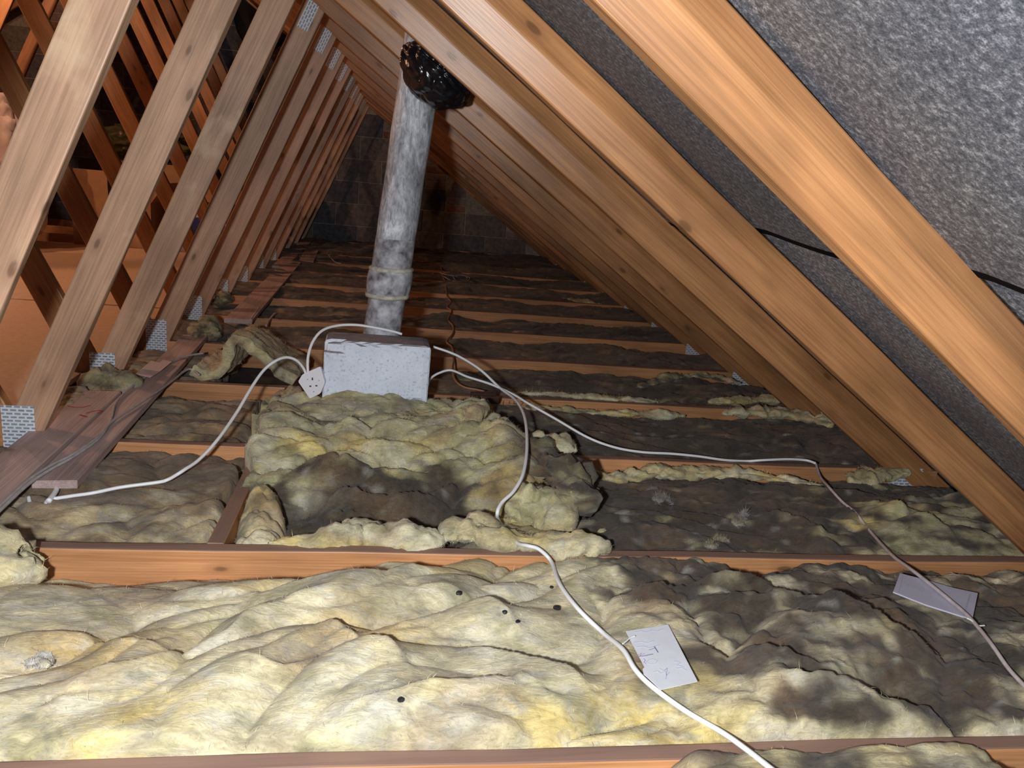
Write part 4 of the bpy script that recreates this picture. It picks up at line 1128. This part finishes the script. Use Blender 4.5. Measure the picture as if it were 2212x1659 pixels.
tube('white_cable', [(-0.238, 2.295, 0.147), (-0.247, 2.290, 0.172), (-0.266, 2.270, 0.200), (-0.292, 2.250, 0.212), (-0.318, 2.220, 0.207), (-0.345, 2.190, 0.186), (-0.366, 2.130, 0.154), (-0.389, 2.030, 0.107), (-0.413, 1.920, 0.071), (-0.441, 1.850, 0.044), (-0.463, 1.800, 0.036), (-0.478, 1.785, 0.028), (-0.493, 1.770, 0.022), (-0.514, 1.765, 0.017), (-0.587, 1.745, 0.011), (-0.639, 1.720, 0.006), (-0.684, 1.710, 0.001), (-0.723, 1.700, -0.005), (-0.724, 1.680, -0.010), (-0.739, 1.680, -0.014), (-0.756, 1.690, -0.010), (-0.768, 1.710, -0.004)],
     CR, M['cable'], label='white lead looping from the socket down over the brown batt to the plank end', cat='cable')
tube('cable_end', [(-0.717, 1.685, 0.000), (-0.721, 1.725, 0.000), (-0.730, 1.767, 0.000), (-0.742, 1.804, 0.000)], 0.006, M['cable'], label='white flat cable end poking out under the dusty plank', cat='cable')
tube('grey_cable', [(-0.760, 1.530, 0.028), (-0.762, 1.574, 0.028), (-0.766, 1.711, 0.028), (-0.755, 1.802, 0.028), (-0.738, 1.885, 0.028), (-0.727, 2.021, 0.028), (-0.750, 2.173, 0.028), (-0.787, 2.331, 0.028), (-0.794, 2.514, 0.028), (-0.781, 2.771, 0.028), (-0.757, 2.901, 0.028), (-0.690, 2.985, 0.028)], 0.0038, M['cable_grey'],
     label='grey cable lying on the walk planks and passing under the pink paper', cat='cable')
tube('grey_cable', [(-0.773, 1.551, 0.030), (-0.770, 1.591, 0.030), (-0.773, 1.727, 0.030), (-0.762, 1.820, 0.030), (-0.742, 1.896, 0.030), (-0.731, 2.022, 0.030), (-0.738, 2.156, 0.030), (-0.720, 2.317, 0.030), (-0.699, 2.525, 0.030), (-0.690, 2.705, 0.030), (-0.671, 2.734, 0.030), (-0.632, 2.667, 0.030)], 0.0036, M['cable_grey'],
     label='grey cable lying on the walk planks and bending down at the folded flap', cat='cable')
tube('brown_wire', [(0.360, 6.575, 0.020), (0.387, 6.337, 0.020), (0.376, 5.928, 0.020), (0.371, 5.429, 0.020), (0.349, 4.845, 0.020), (0.358, 4.637, 0.020), (0.323, 4.429, 0.020), (0.340, 4.314, 0.020), (0.305, 4.050, 0.020), (0.318, 3.878, 0.020), (0.305, 3.689, 0.020), (0.263, 3.489, 0.020), (0.280, 3.377, 0.020), (0.273, 3.156, 0.020), (0.255, 2.958, 0.020), (0.255, 2.804, 0.020), (0.280, 2.719, 0.020), (0.325, 2.690, 0.020), (0.350, 2.670, 0.020)], 0.0042, M['wire'],
     label='thin brown wire wandering across the far joists', cat='wire')
tube('wire_coil', [(0.366, 5.768, 0.030), (0.419, 5.523, 0.030), (0.465, 5.476, 0.030), (0.530, 5.532, 0.030), (0.568, 5.698, 0.030), (0.557, 5.846, 0.030), (0.495, 5.865, 0.030), (0.451, 5.737, 0.030), (0.457, 5.542, 0.030), (0.504, 5.543, 0.030), (0.552, 5.715, 0.030), (0.529, 5.857, 0.030), (0.472, 5.800, 0.030), (0.414, 5.820, 0.030), (0.356, 5.894, 0.030), (0.300, 5.836, 0.030)], 0.004, M['cable_grey'],
     label='loose coil of thin pale wire beside the brown wire', cat='wire')
for pts, lab in (([(-0.562, 6.823, 0.020), (-0.503, 6.470, 0.020), (-0.444, 6.184, 0.020), (-0.392, 6.096, 0.020)], 'pale twig of wire beyond the far plank'),
                 ([(-0.556, 3.587, 0.020), (-0.564, 3.730, 0.020), (-0.566, 3.862, 0.020), (-0.562, 3.927, 0.020)], 'bent pale wire stub near the far plank end'),
                 ([(-0.645, 3.703, 0.020), (-0.655, 3.893, 0.020), (-0.663, 4.049, 0.020)], 'short pale wire stub at the edge of the far plank')):
    tube('wire_stub', pts, 0.005, M['cable_dusty'], label=lab, cat='wire')

# ---------------------------------------------------------------- papers
def paper(name, pts, mat, label, cat, t=0.0012, curl=None):
    P = [Vector(p) for p in pts]
    org = sum(P, Vector()) / len(P)
    n = len(P)
    V = [p - org for p in P] + [p - org - Vector((0, 0, t)) for p in P]
    F = [tuple(range(n))[::-1], tuple(range(n, 2 * n))] + [(i, (i + 1) % n, (i + 1) % n + n, i + n) for i in range(n)]
    o = link(name, mesh(name, V, F), mat, None, org)
    bm = bmesh.new(); bm.from_mesh(o.data); bmesh.ops.recalc_face_normals(bm, faces=bm.faces); bm.to_mesh(o.data); bm.free()
    return tag(o, label, cat)
p1 = paper('white_card', [(0.429, 1.129, 0.037), (0.513, 1.149, 0.037), (0.506, 0.991, 0.037), (0.439, 0.972, 0.037), (0.424, 1.011, 0.037), (0.426, 1.023, 0.037), (0.431, 1.028, 0.037)], M['paper'], 'white card with faint handwriting lying beside the white cable', 'card')
def marks(parent, strokes):
    for pts, w, mat in strokes: ribbon('pen_mark', pts, w, mat, parent)
marks(p1, [
    ([(0.465, 1.082, 0.038), (0.466, 1.065, 0.038)], 0.0018, M['ink']),
    ([(0.452, 1.072, 0.038), (0.465, 1.078, 0.038)], 0.0010, M['ink']),
    ([(0.428, 1.058, 0.038), (0.437, 1.064, 0.038), (0.432, 1.057, 0.038), (0.442, 1.063, 0.038)], 0.0010, M['ink_purple']),
    ([(0.427, 1.055, 0.038), (0.438, 1.056, 0.038), (0.456, 1.061, 0.038)], 0.0022, M['ink_purple']),
    ([(0.436, 1.049, 0.038), (0.437, 1.044, 0.038), (0.433, 1.039, 0.038), (0.436, 1.035, 0.038)], 0.0010, M['ink_purple']),
    ([(0.437, 1.039, 0.038), (0.444, 1.046, 0.038), (0.451, 1.048, 0.038), (0.458, 1.044, 0.038), (0.452, 1.036, 0.038), (0.444, 1.035, 0.038), (0.439, 1.038, 0.038)], 0.0009, M['ink_faint']),
    ([(0.441, 1.014, 0.038), (0.449, 1.017, 0.038), (0.452, 1.010, 0.038), (0.461, 1.016, 0.038), (0.460, 1.004, 0.038), (0.467, 1.013, 0.038)], 0.0014, M['ink_faint']),
    ([(0.454, 1.023, 0.038), (0.459, 1.017, 0.038), (0.467, 1.023, 0.038), (0.455, 0.995, 0.038)], 0.0012, M['ink_faint']),
    ([(0.486, 1.042, 0.038), (0.495, 1.038, 0.038), (0.486, 1.031, 0.038), (0.497, 1.026, 0.038)], 0.0014, M['ink_faint']),
    ([(0.482, 1.023, 0.038), (0.493, 1.024, 0.038), (0.498, 1.017, 0.038)], 0.0012, M['ink_faint']),
    ([(0.444, 1.124, 0.038), (0.456, 1.128, 0.038), (0.464, 1.124, 0.038), (0.477, 1.131, 0.038), (0.485, 1.127, 0.038), (0.498, 1.134, 0.038)], 0.0014, M['ink_faint']),
    ([(0.434, 1.094, 0.038), (0.446, 1.097, 0.038), (0.456, 1.093, 0.038), (0.470, 1.099, 0.038)], 0.0014, M['ink_faint']),
    ([(0.433, 1.081, 0.038), (0.447, 1.083, 0.038), (0.456, 1.078, 0.038), (0.475, 1.087, 0.038)], 0.0014, M['ink_faint'])])
tube('card_string', [(0.410, 1.085, 0.041), (0.418, 1.092, 0.041), (0.428, 1.102, 0.041), (0.439, 1.108, 0.041)], 0.0012, M['cable'], label='short white string tying the white card to the cable', cat='string')
p2 = paper('lilac_tag', [(1.115, 1.362, 0.027), (1.159, 1.334, 0.027), (1.199, 1.302, 0.027), (1.240, 1.282, 0.027), (1.153, 1.188, 0.027), (1.136, 1.194, 0.027), (1.086, 1.236, 0.027), (1.064, 1.263, 0.027), (1.047, 1.285, 0.027)], M['paper_lilac'], 'lilac folded card tag lying under the dusty cable', 'card', 0.003)
marks(p2, [([(1.088, 1.301, 0.028), (1.100, 1.309, 0.028), (1.102, 1.316, 0.028)], 0.0008, M['ink_lilac']), ([(1.098, 1.297, 0.028), (1.109, 1.307, 0.028), (1.102, 1.294, 0.028), (1.113, 1.303, 0.028)], 0.0008, M['ink_lilac']),
           ([(1.115, 1.296, 0.028), (1.124, 1.300, 0.028), (1.121, 1.290, 0.028), (1.111, 1.285, 0.028), (1.110, 1.290, 0.028), (1.115, 1.296, 0.028)], 0.0008, M['ink_lilac']), ([(1.121, 1.281, 0.028), (1.132, 1.290, 0.028), (1.125, 1.276, 0.028), (1.140, 1.287, 0.028)], 0.0008, M['ink_lilac']),
           ([(1.135, 1.269, 0.028), (1.148, 1.274, 0.028)], 0.0008, M['ink_lilac']), ([(1.112, 1.347, 0.028), (1.056, 1.280, 0.028)], 0.0012, M['ink_lilac']), ([(1.216, 1.275, 0.028), (1.148, 1.205, 0.028)], 0.0025, M['ink_lilac'])])
tube('tag_tie', [(1.126, 1.173, 0.036), (1.130, 1.164, 0.036), (1.128, 1.151, 0.036), (1.132, 1.147, 0.036), (1.144, 1.148, 0.036)], 0.0016, M['cable'], label='white plastic tie at the corner of the lilac tag', cat='tie')
p3 = paper('pink_paper', [(-0.822, 2.617, 0.036), (-0.825, 2.803, 0.036), (-0.792, 2.783, 0.036), (-0.792, 2.824, 0.036), (-0.757, 2.805, 0.036), (-0.758, 2.680, 0.036), (-0.766, 2.587, 0.036)], M['paper_pink'], 'small pinkish paper lying on the walk plank over the grey cable', 'paper')

# ---------------------------------------------------------------- small things
def cup():
    root = Vector([(0.332, 2.517, 0.020)][0])
    V = []; F = []; n = 14
    for k, r in ((0, 0.032), (1, 0.027)):
        for j, x in enumerate((-0.045, 0.045)):
            for i in range(n + 1):
                a = math.pi * i / n
                V.append((x, -math.cos(a) * r * 0.9, 0.035 - math.sin(a) * r * 1.05))
    m = n + 1
    for k in (0, 1):
        b = k * 2 * m
        for i in range(n):
            q = (b + i, b + i + 1, b + m + i + 1, b + m + i); F.append(q if k == 0 else q[::-1])
    for j in (0, 1):
        for i in range(n): F.append((j * m + i, j * m + i + 1, 2 * m + j * m + i + 1, 2 * m + j * m + i))
    for i in (0, n): F.append((i, m + i, 3 * m + i, 2 * m + i))
    me = mesh('clay_saddle', V, F, True)
    tag(link('clay_saddle', me, M['clay'], None, root - Vector((0, 0, 0.0)), (0, 0, 0.1)), 'dark brown curved saddle piece where the brown wire ends', 'bracket')
cup()
# stamped grading letters on a joist face
def stamp():
    fc = bpy.data.curves.new('stamp', 'FONT'); fc.body = 'L1HZT'; fc.size = 0.026; fc.space_character = 1.5; fc.extrude = 0.0002
    tmp = bpy.data.objects.new('tmp', fc); C.objects.link(tmp)
    bpy.context.view_layer.update()
    me = bpy.data.meshes.new_from_object(tmp.evaluated_get(bpy.context.evaluated_depsgraph_get()))
    bpy.data.objects.remove(tmp)
    tr = [o for o in C.objects if o.name.startswith('roof_truss') and abs(o.location.y - YK(3)) < 0.01][0]
    j = [c for c in tr.children if c.name.startswith('joist')][0]
    o = link('grade_stamp', me, M['stamp'], j, (0.42 - AX - j.location.x, -0.0166, -0.028 - j.location.z), (math.pi / 2, 0, 0))
stamp()
# little tufts of grey fluff and black crumbs on the wool
def crumb(pts, r, label, seed):
    p = Vector(pts[0])
    bm = bmesh.new(); bmesh.ops.create_icosphere(bm, subdivisions=2, radius=r)
    for v in bm.verts:
        v.co *= 1 + 0.35 * float(pn3(np.array([tuple(v.co)]) * 0.9 / r, seed)[0]); v.co.z = v.co.z * 0.7
    tag(link('debris_crumb', bm_mesh('debris_crumb', bm, False), M['dark_plastic'], None, p), label, 'debris', 'black crumbs on the clean batt')
for i, (pts, r) in enumerate((([(0.150, 1.256, 0.034)], 0.006), ([(0.330, 1.234, 0.018)], 0.007), ([(0.245, 1.166, 0.032)], 0.004), ([(0.224, 1.184, 0.039)], 0.005), ([(0.343, 1.340, -0.001)], 0.004), ([(0.042, 0.940, 0.050)], 0.005))):
    crumb(pts, r, 'small black crumb lying on the creamy yellow batt', i)
for i, (pts, lab) in enumerate((([(0.871, 1.649, -0.004), (0.912, 1.691, -0.002), (0.905, 1.677, 0.027)], 'pointed grey fluff wisp on the sooty batt'), ([(0.701, 1.754, 0.006), (0.735, 1.799, 0.004), (0.747, 1.758, -0.001)], 'soft grey fluff puff on the sooty batt'), ([(0.749, 1.553, -0.014), (0.816, 1.600, -0.018), (0.828, 1.587, -0.020)], 'grey fluff smear beside the joist on the sooty batt'))):
    wool_strip('grey_fluff', pts, [0.018, 0.016, 0.004], lab, np.array([0.26, 0.25, 0.25]), 0.1, 60 + i, 0.4, 0.5, cat='fluff')
wool_strip('grey_fluff', [(-0.511, 1.083, 0.008), (-0.492, 1.091, 0.011), (-0.469, 1.066, 0.019)], [0.012, 0.02, 0.012], 'white frayed knot of fluff on the creamy yellow batt', np.array([0.7, 0.68, 0.62]), 0.0, 70, 0.6, 0.4, cat='fluff')

# ---------------------------------------------------------------- belongings beyond the struts
def carton(name, x0, x1, y0, y1, z0, h, label, mat=None, flaps=True, band=None):
    mat = mat or M['card']
    root = empty(name, ((x0 + x1) / 2, (y0 + y1) / 2, z0)); tag(root, label, 'box')
    w, d = x1 - x0, y1 - y0; t = 0.006
    for nm, sx, sy, px, py in (('side_panel', w, t, 0, -d / 2), ('side_panel', w, t, 0, d / 2), ('side_panel', t, d - 2 * t, -w / 2 + t / 2, 0), ('side_panel', t, d - 2 * t, w / 2 - t / 2, 0)):
        sp = link(nm, box_mesh(nm, sx, sy, h), mat, root, (px, py, h / 2))
        if band and py < 0: link('label_panel', box_mesh('label_panel', w * 0.8, 0.002, h * 0.35), band, sp, (0, -t / 2 - 0.0015, h * 0.05))
    link('base_panel', box_mesh('base_panel', w - 2 * t, d - 2 * t, t), mat, root, (0, 0, t))
    if flaps:
        link('flap', box_mesh('flap', w * 0.42, t, 0.2), mat, root, (-w * 0.25, -d / 2 + 0.0, h + 0.098), (0.06, 0, 0))
        link('flap', box_mesh('flap', t, d, 0.18), mat, root, (w / 2 + 0.05, 0, h + 0.07), (0, 0.6, 0))
    else:
        link('lid', box_mesh('lid', w, d, t), mat, root, (0, 0, h + t / 2))
    return root
carton('cardboard_box', -2.32, -1.78, 6.14, 6.6, 0.0, 0.36, 'open cardboard box with raised flaps past the chipboard')
carton('cardboard_box', -2.2, -1.7, 6.75, 7.2, 0.0, 0.62, 'taller closed cardboard box behind the open box', flaps=False)
carton('printed_carton', -1.66, -1.25, 6.3, 6.7, 0.0, 0.37, 'white carton with a blue printed panel beside the open box', M['whitecard'], False, M['blue'])
carton('cardboard_box', -1.60, -1.2, 6.34, 6.66, 0.385, 0.13, 'flat brown box resting on the white carton', flaps=False)

def blob(name, c, e, mat, label, cat, seed, amp=0.22, f=2.2, sub=5, shear=0.0):
    bm = bmesh.new(); bmesh.ops.create_icosphere(bm, subdivisions=sub, radius=1.0)
    P = np.array([tuple(v.co) for v in bm.verts])
    r = 1 + amp * (np.abs(pn3(P * f, seed)) ** 0.6 * 2 - 0.9) + amp * 0.5 * (np.abs(pn3(P * f * 2.6, seed + 1)) ** 0.7 * 2 - 0.8)
    P = P * r[:, None] * np.array(e)
    zb = -e[2] * 0.8
    P[:, 2] = np.maximum(P[:, 2], zb)
    for i, v in enumerate(bm.verts): v.co = Vector((P[i, 0] + shear * P[i, 2], P[i, 1], P[i, 2] - zb))
    return tag(link(name, bm_mesh(name, bm, True), mat, None, (c[0], c[1], c[2])), label, cat)
blob('plastic_sack', (-2.05, 7.0, 0.64), (0.34, 0.25, 0.17), M['foil'], 'shiny olive green plastic-wrapped bundle on the taller cardboard box', 'sack', 3, 0.2, 2.6)
blob('plastic_sack', (-1.28, 7.5, 0.0), (0.30, 0.28, 0.36), M['foil'], 'olive plastic-wrapped bundle standing near the gable wall', 'sack', 6, 0.2, 2.4)
blob('dust_sheet', (-2.62, 5.72, 0.019), (0.30, 0.26, 0.55), M['sheet'], 'pale pinkish dust sheet draped over a pile at the chipboard edge', 'sheet', 9, 0.16, 2.0)
def sack():
    o = blob('white_sack', (-2.55, 4.62, 0.019), (0.25, 0.2, 0.46), M['sack'], 'pale printed sack slumped on the chipboard behind the nearest strut', 'sack', 13, 0.1, 1.6)
    for i, (z, w) in enumerate(((0.62, 0.16), (0.585, 0.12), (0.55, 0.15))):
        link('print_line', box_mesh('print_line', w, 0.003, 0.014), M['dark_plastic'], o, (0.06, -0.192 + 0.0 * i, z))
sack()
# round black vent on the gable
def vent():
    root = empty('gable_vent', (-1.36, WALL_Y, 2.0)); tag(root, 'round black vent fixed to the gable wall high between the webs', 'vent')
    bm = bmesh.new(); bmesh.ops.create_cone(bm, cap_ends=True, segments=40, radius1=0.24, radius2=0.24, depth=0.10)
    link('vent_duct', bm_mesh('vent_duct', bm), M['black'], root, (0, -0.05, 0), (math.pi / 2, 0, 0))
    bm = bmesh.new(); bmesh.ops.create_cone(bm, cap_ends=True, segments=40, radius1=0.255, radius2=0.25, depth=0.02)
    link('vent_rim', bm_mesh('vent_rim', bm), M['black'], root, (0, -0.012, 0), (math.pi / 2, 0, 0))
vent()
# the bare bulbs themselves
def bulb(p, label):
    root = empty('pendant_bulb', (p[0], p[1], p[2] + 0.12)); tag(root, label, 'lamp', 'bare bulbs of the loft')
    m, nt, b = new_mat('bulb_glass'); b.inputs['Emission Color'].default_value = (1, 0.5, 0.25, 1); b.inputs['Emission Strength'].default_value = 3
    bm = bmesh.new(); bmesh.ops.create_uvsphere(bm, u_segments=16, v_segments=10, radius=0.028)
    link('glass', bm_mesh('glass', bm, True), m, root, (0, 0, -0.035))
    bm = bmesh.new(); bmesh.ops.create_cone(bm, cap_ends=True, segments=16, radius1=0.014, radius2=0.012, depth=0.05)
    link('holder', bm_mesh('holder', bm), M['plastic'], root, (0, 0, 0.01))
    ztop = ZR - TP * p[0] if p[0] > AX else ZR - TP * (2 * AX - p[0])
    bm = bmesh.new(); bmesh.ops.create_cone(bm, cap_ends=True, segments=8, radius1=0.003, radius2=0.003, depth=max(0.05, ztop - p[2] - 0.14))
    link('flex', bm_mesh('flex', bm), M['cable'], root, (0, 0, 0.035 + max(0.05, ztop - p[2] - 0.14) / 2))
bulb(LAMPS[0], 'bare pendant bulb above the nearer chipboard sheet')
bulb(LAMPS[1], 'bare pendant bulb above the farther chipboard sheet')
